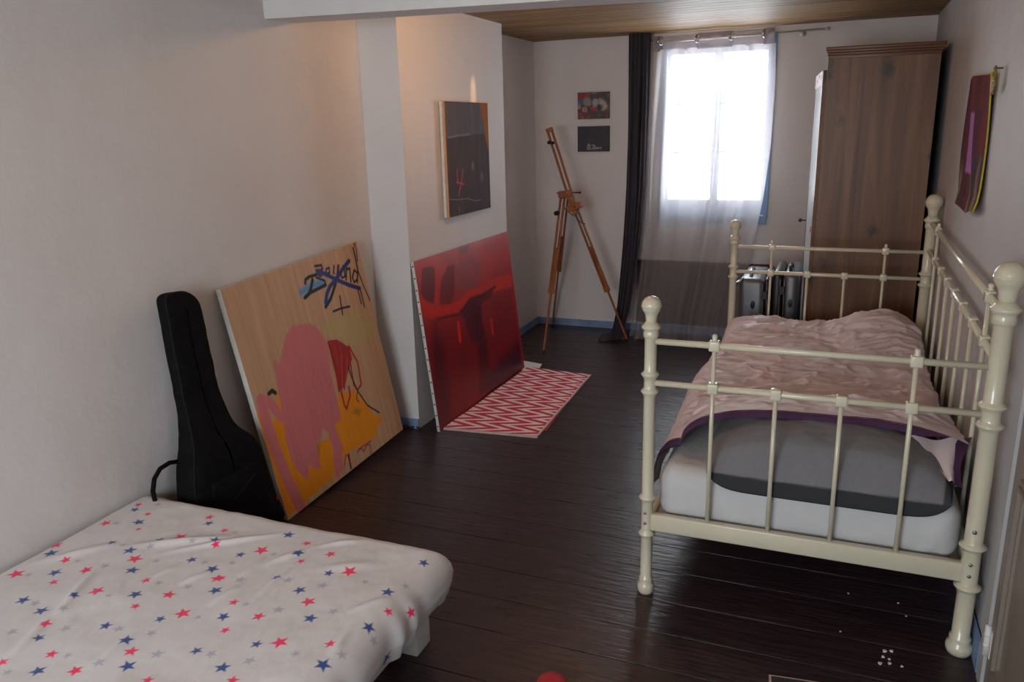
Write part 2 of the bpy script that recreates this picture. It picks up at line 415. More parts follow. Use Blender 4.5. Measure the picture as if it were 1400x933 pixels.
# blue painted baseboards
def baseboard(name, a, b, nrm, h=0.054, t=0.006):
    a = Vector(a); b = Vector(b); n_ = Vector(nrm)*t; mb = MB()
    m = max(2, int((b-a).length/0.04)); top = []; vs = []
    for i in range(m+1):
        p = a.lerp(b, i/m); hz = h+0.004*(random.random()-0.5)
        vs += [(p.x, p.y, 0), (p.x+n_.x, p.y+n_.y, 0), (p.x+n_.x, p.y+n_.y, hz), (p.x, p.y, hz)]
    fs = []
    for i in range(m):
        o = i*4; q = o+4
        fs += [(o+1, q+1, q+2, o+2), (o+2, q+2, q+3, o+3)]
    fs += [(0, 1, 2, 3), (m*4+3, m*4+2, m*4+1, m*4)]
    mb.add(vs, fs); struct(name, mb, M_BLUE)
baseboard('baseboard_back', (XL, YB-0.008, 0), (XR, YB-0.008, 0), (0, -1, 0))
baseboard('baseboard_left', (XL+0.006, YF, 0), (XL+0.006, YC0, 0), (1, 0, 0))
baseboard('baseboard_recess', (XL+0.006, YC1, 0), (XL+0.006, YB, 0), (1, 0, 0))
baseboard('baseboard_chimney', (XL, YC0-0.001, 0), (XCH, YC0-0.001, 0), (0, -1, 0))
baseboard('baseboard_right', (XR-0.006, DY1+0.07, 0), (XR-0.006, YB, 0), (-1, 0, 0), 0.10)

# window: blue-grey timber casement, two sashes of three panes
wroot = bpy.data.objects.new('window_1', None); COL.objects.link(wroot); wroot.location = ((WX0+WX1)/2, YB, WZ0); wroot['kind'] = 'structure'
OFF[wroot] = Vector(wroot.location)
M_WINBLUE = mat('blue_grey_window_paint', P(105, 130, 165, 2.0), 0.5, 0.08, 8)
y0, y1 = YB+0.03, YB+0.085
mb = MB()
mb.box(WX0, WX0+0.022, y0, y1, WZ0, WZ1); mb.box(WX1-0.022, WX1, y0, y1, WZ0, WZ1)
mb.box(WX0, WX1, y0, y1, WZ1-0.04, WZ1); mb.box(WX0, WX1, y0, y1, WZ0, WZ0+0.05)
obj('window_frame', mb, M_WINBLUE, wroot)
xc = (WX0+WX1)/2
M_GLASS, nt, b = new_mat('window_glass')
for l in list(nt.links): nt.links.remove(l)
tr = nt.nodes.new('ShaderNodeBsdfTransparent'); gl = nt.nodes.new('ShaderNodeBsdfGlossy'); gl.inputs['Roughness'].default_value = 0.02
mxs = nt.nodes.new('ShaderNodeMixShader'); mxs.inputs[0].default_value = 0.04
nt.links.new(tr.outputs[0], mxs.inputs[1]); nt.links.new(gl.outputs[0], mxs.inputs[2])
nt.links.new(mxs.outputs[0], nt.nodes['Material Output'].inputs['Surface'])
tr.inputs['Color'].default_value = (0.97, 0.98, 0.98, 1)
for a, b_ in ((WX0+0.023, xc-0.001), (xc+0.001, WX1-0.023)):
    mb = MB(); z0, z1 = WZ0+0.052, WZ1-0.042; ya, yb = y0+0.008, y1-0.012; w = 0.026
    mb.box(a, a+w, ya, yb, z0, z1); mb.box(b_-w, b_, ya, yb, z0, z1); mb.box(a+w, b_-w, ya, yb, z1-w, z1); mb.box(a+w, b_-w, ya, yb, z0, z0+0.05)
    h = (z1-w-z0-0.05)
    for t in (1/3, 2/3): mb.box(a+w, b_-w, ya+0.006, yb-0.006, z0+0.05+h*t-0.009, z0+0.05+h*t+0.009)
    sa = obj('sash', mb, M_WINBLUE, wroot)
    obj('pane', MB().box(a+w, b_-w, (ya+yb)/2-0.002, (ya+yb)/2+0.002, z0+0.05, z1-w), M_GLASS, sa)
mb = MB().box(WX0-0.01, WX0+0.03, YB-0.022, YB-0.002, WZ0-0.06, WZ1+0.03).box(WX1-0.018, WX1+0.008, YB-0.022, YB-0.002, WZ0-0.02, WZ1+0.03).box(WX0, WX1, YB-0.03, YB+0.03, WZ0-0.06, WZ0-0.001)
obj('casing', mb, M_WINBLUE, wroot)
mb = MB().box(xc-0.016, xc+0.016, y0-0.012, y0+0.006, WZ0+0.06, WZ1-0.05)
obj('astragal', mb, M_WINBLUE, wroot)
mb = MB().tube([(xc, y0-0.02, 1.38), (xc, y0-0.02, 1.50)], 0.006, 8).ball((xc, y0-0.03, 1.44), 0.014)
obj('window_handle', mb, M_BLACK, wroot)

# panelled door in the right wall
droot = bpy.data.objects.new('door_1', None); COL.objects.link(droot); droot.location = (XR, DY1, 0); droot['kind'] = 'structure'; OFF[droot] = Vector(droot.location)
mb = MB(); dx0, dx1 = XR-0.004, XR+0.035
mb.box(dx0, dx1, DY0+0.004, DY1-0.004, 0.006, DZ-0.004)
obj('door_leaf', mb, M_DOOR, droot)
def panel_mould(y0, y1, z0, z1):
    mb = MB()
    for k, (ins, h) in enumerate(((0.0, 0.010), (0.012, 0.016), (0.026, 0.007))):
        w = 0.010; a0, a1, c0, c1 = y0+ins, y1-ins, z0+ins, z1-ins; xx = dx0-h
        mb.box(xx, dx0, a0, a0+w, c0, c1); mb.box(xx, dx0, a1-w, a1, c0, c1); mb.box(xx, dx0, a0+w, a1-w, c0, c0+w); mb.box(xx, dx0, a0+w, a1-w, c1-w, c1)
    obj('panel_moulding', mb, M_DOOR, droot)
panel_mould(DY0+0.11, -0.268, 0.13, 0.675); panel_mould(DY0+0.11, -0.268, 0.745, 1.86)
for z in (0.975, 0.155):
    mb = MB().tube([(XR-0.010, DY1-0.002, z-0.045), (XR-0.010, DY1-0.002, z+0.045)], 0.008, 12).box(XR-0.006, XR-0.002, DY1-0.03, DY1+0.02, z-0.04, z+0.04)
    for dz in (-0.016, 0.014): mb.tube([(XR-0.010, DY1-0.002, z+dz), (XR-0.010, DY1-0.002, z+dz+0.004)], 0.0088, 12)
    obj('hinge', mb, M_WHITEPAINT, droot)
mb = MB(); mb.box(XR-0.012, XR+0.05, DY1, DY1+0.055, 0, DZ+0.05); mb.box(XR-0.012, XR+0.05, DY0-0.055, DY0, 0, DZ+0.05); mb.box(XR-0.012, XR+0.05, DY0, DY1, DZ, DZ+0.05)
struct('trim_1', mb, mat('grey_door_frame_paint', (0.42, 0.42, 0.43), 0.5, 0.05, 9))

# ================================================================== LOW BED WITH STAR BEDDING
def sstep(a, b, x):
    t = np.clip((x-a)/(b-a), 0, 1); return t*t*(3-2*t)
BX_L, BX_R, BY_N, BY_F, BZT = -1.645, -0.475, -2.20, -0.455, 0.318
lb = thing('low_bed', (-1.06, -1.3, 0), 'low bed base with chunky white block legs beneath the star bedding', 'bed')
obj('base_board', MB().box(BX_L+0.02, BX_R-0.045, BY_N+0.03, BY_F-0.045, 0.135, 0.20, 0.006), M_WHITEPAINT, lb)
for (x0, y0) in ((-0.672, -0.575), (-1.60, -0.575), (-0.672, -2.12), (-1.60, -2.12)):
    obj('leg', MB().box(x0, x0+0.115, y0, y0+0.085, 0.0, 0.136, 0.004), M_WHITEPAINT, lb)
obj('mattress', MB().box(BX_L+0.02, BX_R-0.05, BY_N+0.04, BY_F-0.055, 0.20, 0.285, 0.03), M_SHEET, lb)

nx, ny = 470, 520
xs_ = np.linspace(0, 1, nx); ys_ = np.concatenate([np.linspace(0, 0.42, 60, endpoint=False), np.linspace(0.42, 1, ny-60)])
# cloth parameters in metres: flat extent plus the drop over the far and the right edge
dropx, dropy = 0.19, 0.16
SX = BX_L + xs_*(BX_R-BX_L+dropx-0.03); SY = BY_N + ys_*(BY_F-BY_N+dropy-0.03)
A, B = np.meshgrid(SX, SY, indexing='ij')
def fold(p, edge, r):
    """position and drop of a cloth that turns down over an edge with radius r"""
    q = p-(edge-r); arc = r*math.pi/2
    ang = np.clip(q/r, 0, math.pi/2)
    pos = np.where(q <= 0, p, edge-r+r*np.sin(ang)); drop = np.where(q <= 0, 0, r*(1-np.cos(ang))+np.maximum(q-arc, 0))
    return pos, drop
PX, DX = fold(A, BX_R, 0.075); PY, DY = fold(B, BY_F, 0.06)
drop = np.hypot(DX, DY)
drop = np.minimum(drop, 0.150+0.012*np.sin(A*19)+0.012*np.sin(B*23))
# tuck the drop slightly under
PX = PX-np.clip(DX-0.10, 0, 1)*0.35; PY = PY-np.clip(DY-0.09, 0, 1)*0.3
corner = np.clip(DX, 0, 0.10)*np.clip(DY, 0, 0.10)*60
PX -= corner*0.055; PY -= corner*0.055
H = BZT-drop
top = np.clip(1-drop/0.05, 0, 1)
# long soft wrinkles seen on the cover
def wr(p, q, w, h):
    d = np.full(A.shape, 9.0); (x0, y0), (x1, y1) = p, q; dx, dy = x1-x0, y1-y0
    t = np.clip(((A-x0)*dx+(B-y0)*dy)/(dx*dx+dy*dy), 0, 1); d = np.hypot(A-x0-t*dx, B-y0-t*dy)
    return h*np.exp(-(d/w)**2)*np.sin(np.pi*np.clip(t, 0.04, 0.96))
for (u0, v0), (u1, v1), w, h in (((40, 770), (170, 742), .02, .010), ((170, 748), (320, 735), .018, .012), ((215, 757), (400, 728), .012, .009), ((10, 905), (75, 838), .016, .009), ((70, 850), (135, 775), .014, .010),
        ((325, 790), (365, 760), .010, .007), ((360, 772), (420, 752), .012, .008), ((200, 795), (245, 772), .010, .006), ((350, 820), (400, 775), .010, .006), ((430, 748), (500, 740), .012, .008),
        ((240, 800), (290, 780), .01, .006), ((280, 830), (330, 800), .012, .006), ((120, 920), (190, 860), .014, .006), ((470, 840), (540, 815), .012, .006), ((450, 900), (480, 860), .012, .006), ((430, 780), (520, 770), .02, .007)):
    p0 = at(u0, v0, 'Z', BZT); p1 = at(u1, v1, 'Z', BZT)
    H += wr(p0[:2], p1[:2], w, h)*top
H += (fbm(A*5+3, B*5, 4, 21)-0.47)*0.012*top + (fbm(A*16, B*11, 3, 4)-0.45)*0.006
side = np.clip(drop/0.08, 0, 1)
PX += np.where(DX > DY, 1, 0)*side*0.010*(np.sin(B*52+np.sin(B*17)*2)*0.6+np.sin(B*23)*0.4)
PY += np.where(DY >= DX, 1, 0)*side*0.008*np.sin(A*48+np.sin(A*15)*2)
# lies up against the wall on the left
PX = np.maximum(PX, XL+0.014)
G = np.stack([PX, PY, H], -1)

STARS_A = {'R': [(697,40,20),(747,85,18),(533,131,28),(842,129,28),(700,161,18),(1055,102,24),(910,202,36),(283,243,30),(1088,238,22),(332,320,26),(680,312,36),(435,370,32),(80,388,38),(272,430,24),(738,421,26),(1095,410,34),(488,472,38),(850,493,32),(683,549,24),(922,586,40),(228,636,34),(662,776,36),(262,790,30),(380,878,36),(10,835,30),(745,925,30)],
 'B': [(680,63,22),(1025,78,20),(700,127,28),(1053,131,24),(805,215,24),(563,229,24),(1085,217,26),(652,269,32),(255,285,34),(968,315,26),(1070,364,32),(665,369,32),(275,381,32),(1087,470,34),(682,492,34),(373,490,24),(118,520,32),(210,575,34),(810,615,26),(535,650,30),(635,720,36),(197,712,28),(993,775,30),(190,878,38),(645,855,38)],
 'G': [(795,38,18),(803,89,16),(930,112,22),(583,132,18),(970,218,18),(618,241,20),(757,250,22),(392,321,18),(787,322,20),(530,346,24),(1030,328,20),(142,393,20),(803,432,20),(948,453,24),(550,494,18),(178,535,26),(320,557,26),(997,606,20),(63,680,28),(332,660,30),(598,663,28),(762,685,26),(340,800,22),(790,790,32),(1063,793,28),(497,832,30),(40,882,22)]}
STARS_B = {'R': [(25,169,22),(440,234,24),(212,269,36),(562,288,28),(410,323,22),(778,272,18),(655,376,38),(885,400,26),(8,410,24),(72,530,26),(450,526,36),(197,601,32),(30,670,26),(850,577,24),(965,582,28),(305,730,42),(560,742,30),(65,925,32)],
 'B': [(293,150,20),(350,192,28),(710,235,22),(398,279,30),(108,290,24),(790,306,26),(1030,333,26),(287,404,24),(550,384,24),(405,470,32),(848,480,32),(457,612,34),(752,655,34),(20,605,30),(188,740,28),(520,846,40),(15,860,38)],
 'G': [(458,180,20),(80,178,16),(275,288,18),(652,265,20),(880,285,26),(67,332,20),(103,418,26),(345,420,26),(520,447,28),(732,427,20),(940,450,22),(135,540,20),(297,570,28),(575,577,28),(153,825,32),(385,790,22),(617,797,26),(780,725,26)]}
base_c = np.array([0.66, 0.645, 0.655])
STCOL = {'R': P(205, 30, 80, 2.4), 'B': P(32, 62, 122, 2.4), 'G': base_c*np.array([0.66, 0.69, 0.80])}
CC = np.zeros(G.shape); CC[:] = base_c
V = G-CAM; dep = V@CF; PU = 700+F*(V@CR)/dep; PV = 466.5-F*(V@CU)/dep
Z_ = 3.6875
def star_mask(i, j, r, rot):
    a0, b0 = A[i, j], B[i, j]; R_ = int(np.ceil(r/0.0023))+3
    i0, i1 = max(0, i-R_), min(nx, i+R_+1); j0, j1 = max(0, j-R_*2), min(ny, j+R_*2+1)
    da, db = A[i0:i1, j0:j1]-a0, B[i0:i1, j0:j1]-b0
    th = np.arctan2(db, da)-rot; rho = np.hypot(da, db)
    k = 2*math.pi/5; ph = np.abs((th+k/2) % k-k/2)   # angle from the nearest tip
    ri = 0.42*r; # tip at (r,0); notch at angle k/2 radius ri
    nxv, nyv = ri*math.cos(k/2), ri*math.sin(k/2)
    x, yv = rho*np.cos(ph), rho*np.sin(ph)
    # signed distance to the line tip -> notch
    ex, ey = nxv-r, nyv; ln = math.hypot(ex, ey)
    sd = (ex*yv-ey*(x-r))/ln
    return (i0, i1, j0, j1), np.clip(sd/0.0020+0.6, 0, 1)
taken = []
def put_star(i, j, r, key, rot):
    (i0, i1, j0, j1), mk = star_mask(i, j, r, rot)
    CC[i0:i1, j0:j1] = CC[i0:i1, j0:j1]*(1-mk[..., None])+STCOL[key]*mk[..., None]; taken.append((A[i, j], B[i, j]))
for off, D_ in ((0, STARS_A), (300, STARS_B)):
    for key, L_ in D_.items():
        for (cx, cy, s) in L_:
            u, v = off+cx/Z_, 680+cy/Z_
            q = np.hypot(PU-u, PV-v); i, j = np.unravel_index(np.argmin(q), q.shape)
            if q[i, j] > 6: continue
            put_star(i, j, s/Z_*dep[i, j]/F*1.18, key, math.pi/2+random.uniform(-0.5, 0.5))
for _ in range(900):
    a, b_ = random.uniform(SX[0], SX[-1]), random.uniform(SY[0], SY[-1])
    if all((a-p)**2+(b_-q)**2 > 0.085**2 for p, q in taken):
        i = int(np.argmin(abs(SX-a))); j = int(np.argmin(abs(SY-b_)))
        if 0 <= PU[i, j] <= 1400 and 0 <= PV[i, j] <= 933 and A[i, j] < BX_R-0.02: continue
        put_star(i, j, random.choice((0.016, 0.020, 0.024)), random.choice('RBG'), math.pi/2+random.uniform(-0.5, 0.5))
mb = MB().grid(G)
G2 = G.copy(); 
o = obj('star_duvet', mb, attr_mat('star_print_cotton', 0.8, 0.15, 250), None, (-1.06, -1.3, 0.2), CC)
o.data.materials[0].node_tree.nodes['Principled BSDF'].inputs['Sheen Weight'].default_value = 0.2
tag(o, 'white duvet printed with red, blue and grey stars spread on the low bed', 'duvet')

# ================================================================== GUITAR BAG
gp_o = np.array([-1.622, 0, 1.0]); g_n = np.array([1.0, 0, 0.055]); g_n /= np.linalg.norm(g_n)
gpx = [(216, 410), (220, 402), (233, 400), (245, 398), (258, 402), (268, 408), (273, 420), (281, 460), (293, 515), (305, 560), (312, 582), (330, 586), (348, 599), (358, 622), (362, 650), (374, 674), (384, 695), (391, 716),
       (392, 735), (385, 752), (366, 764), (335, 768), (300, 762), (270, 745), (252, 725), (246, 700), (243, 680), (242, 650), (245, 622), (247, 600), (246, 578), (241, 545), (234, 510), (224, 460), (218, 425)]
# outline in the bag's own plane
e1 = np.array([0, 1.0, 0]); e2 = np.cross(g_n, e1); e2 = e2 if e2[2] > 0 else -e2
out = []
for i_, (u, v) in enumerate(gpx):
    k_ = (0.02 if i_ < 4 else 0.042 if v < 585 else 0.085) if i_ < 21 else 0.012
    p = on_plane(u, v, gp_o+g_n*k_, g_n); d = p-gp_o; out.append((d@e1, d@e2))
zmin = gp_o[2]/e2[2]
out = np.array(out); low = -gp_o[2]/e2[2]+0.012
out[:, 1] = np.maximum(out[:, 1], low)
def resample(poly, n):
    p = np.vstack([poly, poly[:1]]); d = np.r_[0, np.cumsum(np.hypot(*np.diff(p, axis=0).T))]
    t = np.linspace(0, d[-1], n, endpoint=False)
    return np.stack([np.interp(t, d, p[:, 0]), np.interp(t, d, p[:, 1])], 1)
out = resample(out, 160)
for _ in range(3): out = (np.roll(out, 1, 0)+2*out+np.roll(out, -1, 0))/4
def spine(p):  # medial line of the bag, by height
    return p
bag = thing('guitar_bag', (-1.52, -0.15, 0), 'black padded guitar bag leaning on the wall behind the star bed', 'guitar bag')
def shell(out, depth_top, depth_bot, rings, back):
    c0 = out.mean(0); pts = []
    hmin, hmax = out[:, 1].min(), out[:, 1].max()
    # shrink toward the medial axis: average of the left and right side at the same height
    L_ = []
    order = np.argsort(out[:, 1])
    mid = []
    for p in out:
        same = np.abs(out[:, 1]-p[1]) < 0.03
        mid.append((out[same, 0].min()+out[same, 0].max())/2)
    mid = np.array(mid); midh = np.clip(out[:, 1], hmin+0.13, hmax-0.06)
    M_ = np.stack([mid, midh], 1)
    th = depth_bot+(depth_top-depth_bot)*sstep(hmin+0.35, hmin+0.62, out[:, 1])
    rows = []
    for (s, d) in rings:
        q = M_+(out-M_)*s; h = th*d
        rows.append([gp_o+e1*a+e2*b_+g_n*k for (a, b_), k in zip(q, h)])
    return np.array(rows), np.array([gp_o+e1*a+e2*b_+g_n*k for (a, b_), k in zip(M_, th)])
rings = [(0.90, -0.02), (0.985, 0.05), (1.0, 0.25), (1.0, 0.75), (0.985, 0.9), (0.94, 0.985), (0.8, 1.04), (0.6, 1.08), (0.3, 1.10), (0.02, 1.10)]
rows, mids = shell(out, 0.05, 0.10, rings, 0)
# wrinkled cloth
rows = rows + g_n*((fbm(rows[..., 1]*14, rows[..., 2]*14, 3, 5)-0.45)*0.012)[..., None]
def ring_mesh(rows):
    mb = MB(); n, m = rows.shape[:2]
    fs = [(i*m+j, i*m+(j+1) % m, (i+1)*m+(j+1) % m, (i+1)*m+j) for i in range(n-1) for j in range(m)]
    return mb.add(rows.reshape(-1, 3), fs + [tuple(range(m))], True)
sh = ring_mesh(rows)
sh.v = [(max(p[0], XL+0.008), p[1], p[2]) for p in sh.v]
obj('bag_shell', sh, M_BLACKCLOTH, bag)
def closed_tube(pts, r):
    mb = MB(); mb.tube(list(pts)+[pts[0], pts[1]], r, 6, False); return mb
obj('piping', closed_tube([Vector(p) for p in rows[4]], 0.0045), M_BLACKPIPE, bag)
# front pocket on the body, bounded by a seam
hb = out[:, 1].min(); pk = out[out[:, 1] < hb+0.40]; 
body = resample(np.array([(x, y_) for x, y_ in out if y_ < hb+0.36]), 70)
c_ = body.mean(0); pk = c_+(body-c_)*0.72
pr_ = []
for s, d in ((1.0, 0.095), (1.0, 0.112), (0.94, 0.117), (0.5, 0.120), (0.02, 0.120)):
    pr_.append([gp_o+e1*a+e2*b_+g_n*d for a, b_ in c_+(pk-c_)*s])
pocket = obj('pocket', ring_mesh(np.array(pr_)), M_BLACKCLOTH, bag)
zp = [gp_o+e1*a+e2*b_+g_n*0.121 for a, b_ in ((c_[0]-0.13, c_[1]+0.0), (c_[0]-0.02, c_[1]+0.05), (c_[0]+0.06, c_[1]+0.085))]
obj('zipper', MB().tube([Vector(p) for p in zp], 0.004, 8), M_BLACKPIPE, pocket)
# carrying handle standing out of the left edge
hp = [on_plane(u, v, gp_o+g_n*0.0, g_n) for u, v in ((246, 631), (232, 633), (219, 641), (211, 655), (209, 672), (213, 690), (222, 705), (240, 715))]
obj('handle', MB().tube([Vector(p) for p in hp], 0.008, 10), M_BLACKCLOTH, bag)
rp = on_plane(379, 682, gp_o+g_n*0.10, g_n)
obj('zip_pull', MB().ball(rp, 0.006, (1, 1, 1.6)), M_REDCLOTH, bag)

# ================================================================== PAINTINGS
def basis(x, y, yaw, lean, roll):
    a = np.array([math.sin(yaw), math.cos(yaw), 0]); n0 = np.array([a[1], -a[0], 0])
    up = np.array([0, 0, 1.0])*math.cos(lean)-n0*math.sin(lean)
    a2 = a*math.cos(roll)+up*math.sin(roll); u2 = -a*math.sin(roll)+up*math.cos(roll)
    n = np.cross(a2, u2); n = n if n[0] > 0 else -n
    return np.array([x, y, 0.0]), a2, u2, n
def canvas_obj(root, pt, o, a, u, n, mat_, part='painted_canvas'):
    n_, m_ = pt.U.shape
    g = o+pt.U[..., None]*a+pt.V[..., None]*u
    mb = MB().grid(g, False, False)
    # thin wrapped sides
    return obj(part, mb, mat_, root, colors=pt.c)
def frame_box(mb, o, a, u, n, w, h, d, inset=0.0005, bw=0.04):
    """stretcher: four bars behind the canvas"""
    def bx(p0, p1, q0, q1):
        vs = []
        for k in (-d, -inset):
            for q in (q0, q1):
                for p in (p0, p1): vs.append(o+a*p+u*q+n*k)
        mb.add(vs, [(0, 2, 3, 1), (4, 5, 7, 6), (0, 1, 5, 4), (2, 6, 7, 3), (0, 4, 6, 2), (1, 3, 7, 5)])
    bx(0, bw, 0, h); bx(w-bw, w, 0, h); bx(bw, w-bw, 0, bw); bx(bw, w-bw, h-bw, h); return mb

# --- big raw-wood painting leaning on the left wall
o, a, u, n = basis(-1.472, 0.0112, 0.018, 0.1651, 0.0567); wpt, hpt = 0.928, 0.973
def uvw(px, o=o, a=a, u=u, n=n):
    r = []
    for x, y_ in px:
        d = on_plane(x, y_, o, n)-o; r.append((d@a, d@u))
    return r
pt = Paint(wpt, hpt, 330, 350, P(170, 136, 106, 2.15))
gr = fbm(pt.U*55, pt.V*1.6, 4, 3); gr2 = fbm(pt.U*160, pt.V*3, 3, 9)
pt.c *= (0.74+0.36*gr+0.2*gr2)[..., None]
pt.blend(np.clip((vnoise(pt.U*38, pt.V*0.9, 5)-0.78)*3, 0, 0.45)*np.clip(1-pt.U/0.6, 0, 1), P(205, 172, 145))
K1 = lambda L_: uvw([(400+x/6.667, 330+y_/6.667) for x, y_ in L_])
K2 = lambda L_: uvw([(330+x/3.333, 430+y_/3.333) for x, y_ in L_])
PINK, ORG, RED, BLK, OLV = P(186, 106, 108), P(208, 128, 10), P(150, 18, 18), P(30, 28, 28, 1.0), P(168, 150, 100)
pt.poly(K1([(250, 800), (300, 730), (430, 680), (560, 630), (690, 690), (770, 800), (700, 900), (620, 1000), (520, 930), (300, 860)]), OLV, 0.05, 0.75, 0.02)
# orange fields
pt.poly(K2([(48, 480), (76, 438), (110, 470), (150, 490), (165, 380), (150, 365), (170, 350), (190, 450), (260, 640), (400, 560), (430, 480), (445, 360), (520, 345), (560, 400), (610, 462), (628, 480), (610, 560), (560, 590), (500, 620), (455, 660), (415, 745), (290, 855), (210, 925), (170, 820), (105, 670)]), ORG, 0.005, 1.0, 0.012)
pt.stroke(K2([(500, 520), (600, 500), (628, 478)]), 0.02, ORG, 0.01)
pt.poly(K2([(520, 430), (545, 435), (540, 460), (505, 450)]), P(110, 95, 20), 0.02, 0.6)
pt.poly(K2([(340, 590), (360, 580), (355, 670), (345, 660)]), P(120, 105, 25), 0.02, 0.7)
# pink shape with its legs
pt.poly(K2([(200, 100), (230, 55), (270, 45), (320, 42), (365, 85), (392, 140), (405, 250), (425, 350), (455, 470), (448, 490), (425, 500), (445, 560), (462, 600), (455, 640), (468, 700), (430, 740), (420, 690), (415, 610), (395, 540), (372, 520), (362, 575), (340, 585), (362, 700), (330, 710), (312, 680), (305, 735), (290, 752), (262, 720), (245, 700), (222, 640), (200, 560), (188, 460), (160, 300), (145, 200), (175, 230)]), PINK, 0.008, 1.0, 0.010)
pt.stroke(K2([(92, 392), (114, 490), (154, 610), (214, 760), (272, 885)]), 0.028, PINK, 0.004)
pt.stroke(K2([(88, 392), (130, 400), (180, 470)]), 0.020, PINK, 0.004)
pt.stroke(K2([(440, 600), (440, 735)]), 0.014, PINK, 0.006, 0.8)
for L_ in ([(330, 250), (325, 330), (345, 340)], [(375, 250), (400, 340), (410, 300)], [(215, 520), (260, 690)], [(410, 390), (415, 500)]):
    pt.stroke(K2(L_), 0.0012, P(120, 80, 75), 0.003, 0.6)
# dark mark, red scribble
pt.stroke(K2([(125, 362), (140, 348), (155, 358)]), 0.009, P(40, 42, 30, 1.0), 0.004)
pt.poly(K2([(392, 125), (405, 118), (438, 116), (490, 150), (505, 200), (490, 250), (470, 330), (445, 350), (425, 260)]), RED, 0.004, 0.95, 0.006)
for L_ in ([(395, 125), (430, 240), (445, 350)], [(432, 120), (455, 230), (450, 335)], [(468, 150), (470, 340)], [(490, 145), (530, 220), (546, 320), (530, 345), (512, 320), (498, 230), (488, 150)], [(452, 340), (470, 415), (480, 432), (496, 370), (490, 330)]):
    pt.stroke(K2(L_), 0.0055, RED, 0.003)
for L_ in ([(455, 180), (460, 330)], [(482, 200), (478, 330)]): pt.stroke(K2(L_), 0.002, P(190, 110, 90), 0.003, 0.6)
for L_ in ([(487, 240), (500, 280), (530, 350), (575, 415), (628, 448)],): pt.stroke(K2(L_), 0.0042, BLK, 0.003)
pt.stroke(K2([(530, 350), (525, 385), (535, 400)]), 0.003, BLK, 0.003)
pt.stroke(K2([(487, 640), (500, 702)]), 0.006, BLK, 0.004)
for L_ in ([(470, 690), (475, 645), (492, 640), (495, 680)], [(528, 628), (545, 610), (558, 625), (575, 590), (588, 600), (590, 635)], [(535, 615), (590, 578)]):
    pt.stroke(K2(L_), 0.004, P(140, 25, 20), 0.004, 0.85)
pt.stroke(K2([(156, 800), (163, 808)]), 0.005, P(170, 30, 20), 0.004)
# spray lettering, crossed out in blue
CY = P(58, 132, 178)
pt.stroke(K1([(80, 465), (170, 405), (285, 375)]), 0.016, CY, 0.02, 0.9)
pt.stroke(K1([(320, 480), (300, 570)]), 0.012, CY, 0.014, 0.8)
LET = [([(205, 228), (262, 218), (272, 250), (238, 300)], .0045), ([(115, 385), (118, 350), (150, 325), (215, 305)], .0055), ([(182, 350), (168, 430), (150, 478), (112, 516)], .0065), ([(112, 516), (160, 470), (240, 430), (302, 398)], .0060), ([(302, 398), (292, 360), (215, 330)], .004),
       ([(300, 300), (338, 285), (332, 240), (305, 255), (312, 320), (350, 318)], .0038), ([(378, 225), (372, 290), (392, 300)], .0038), ([(418, 225), (408, 300), (388, 400), (350, 520), (302, 600)], .0065),
       ([(462, 225), (440, 290), (450, 335), (478, 320), (472, 250), (455, 240)], .004), ([(492, 235), (488, 350)], .004), ([(490, 262), (520, 245), (532, 372)], .004), ([(590, 290), (562, 262), (545, 330), (562, 375), (588, 350)], .004), ([(552, 62), (575, 160), (594, 260), (590, 375)], .0042), ([(580, 70), (592, 180)], .003),
       ([(600, 280), (640, 390), (705, 540)], .003), ([(594, 440), (628, 568)], .003), ([(620, 450), (656, 602)], .003)]
for L_, w in LET: pt.stroke(K1(L_), w*1.35, BLK, 0.003)
DB = P(26, 40, 104)
pt.stroke(K1([(222, 272), (300, 300), (400, 350), (510, 398), (612, 430)]), 0.0105, DB, 0.003)
pt.stroke(K1([(515, 178), (450, 262), (405, 340), (345, 405), (312, 480), (302, 560)]), 0.0105, DB, 0.003)
pt.ell(*K1([(248, 290)])[0], 0.022, 0.020, P(44, 46, 104), 0.3)
pt.stroke(K1([(395, 250), (392, 300)]), 0.008, P(180, 130, 125), 0.004, 0.7); pt.ell(*K1([(418, 240)])[0], 0.009, 0.012, P(110, 30, 35), 0.4, 0.8)
pt.stroke(K1([(430, 500), (442, 580), (456, 668)]), 0.0048, BLK, 0.002); pt.stroke(K1([(372, 640), (450, 610), (520, 595)]), 0.0052, BLK, 0.002)
pt.ell(*K1([(565, 28)])[0], 0.010, 0.020, P(130, 25, 22), 0.5, 0.8); pt.ell(*K1([(380, 82)])[0], 0.005, 0.006, P(120, 40, 30), 0.5, 0.6)
pt.c *= (0.92+0.17*fbm(pt.U*70, pt.V*8, 3, 77))[..., None]
M_ART = attr_mat('matt_paint_on_wood', 0.6, 0.08, 250)
tp = thing('wood_painting', (-1.5, 0.5, 0), 'large pale wood panel painting in pink, orange and blue leaning beside the guitar bag', 'painting')
canvas_obj(tp, pt, o, a, u, n, M_ART, 'painted_panel')
obj('stretcher', frame_box(MB(), o, a, u, n, wpt, hpt, 0.024, bw=0.035), M_CANVASBACK, tp)

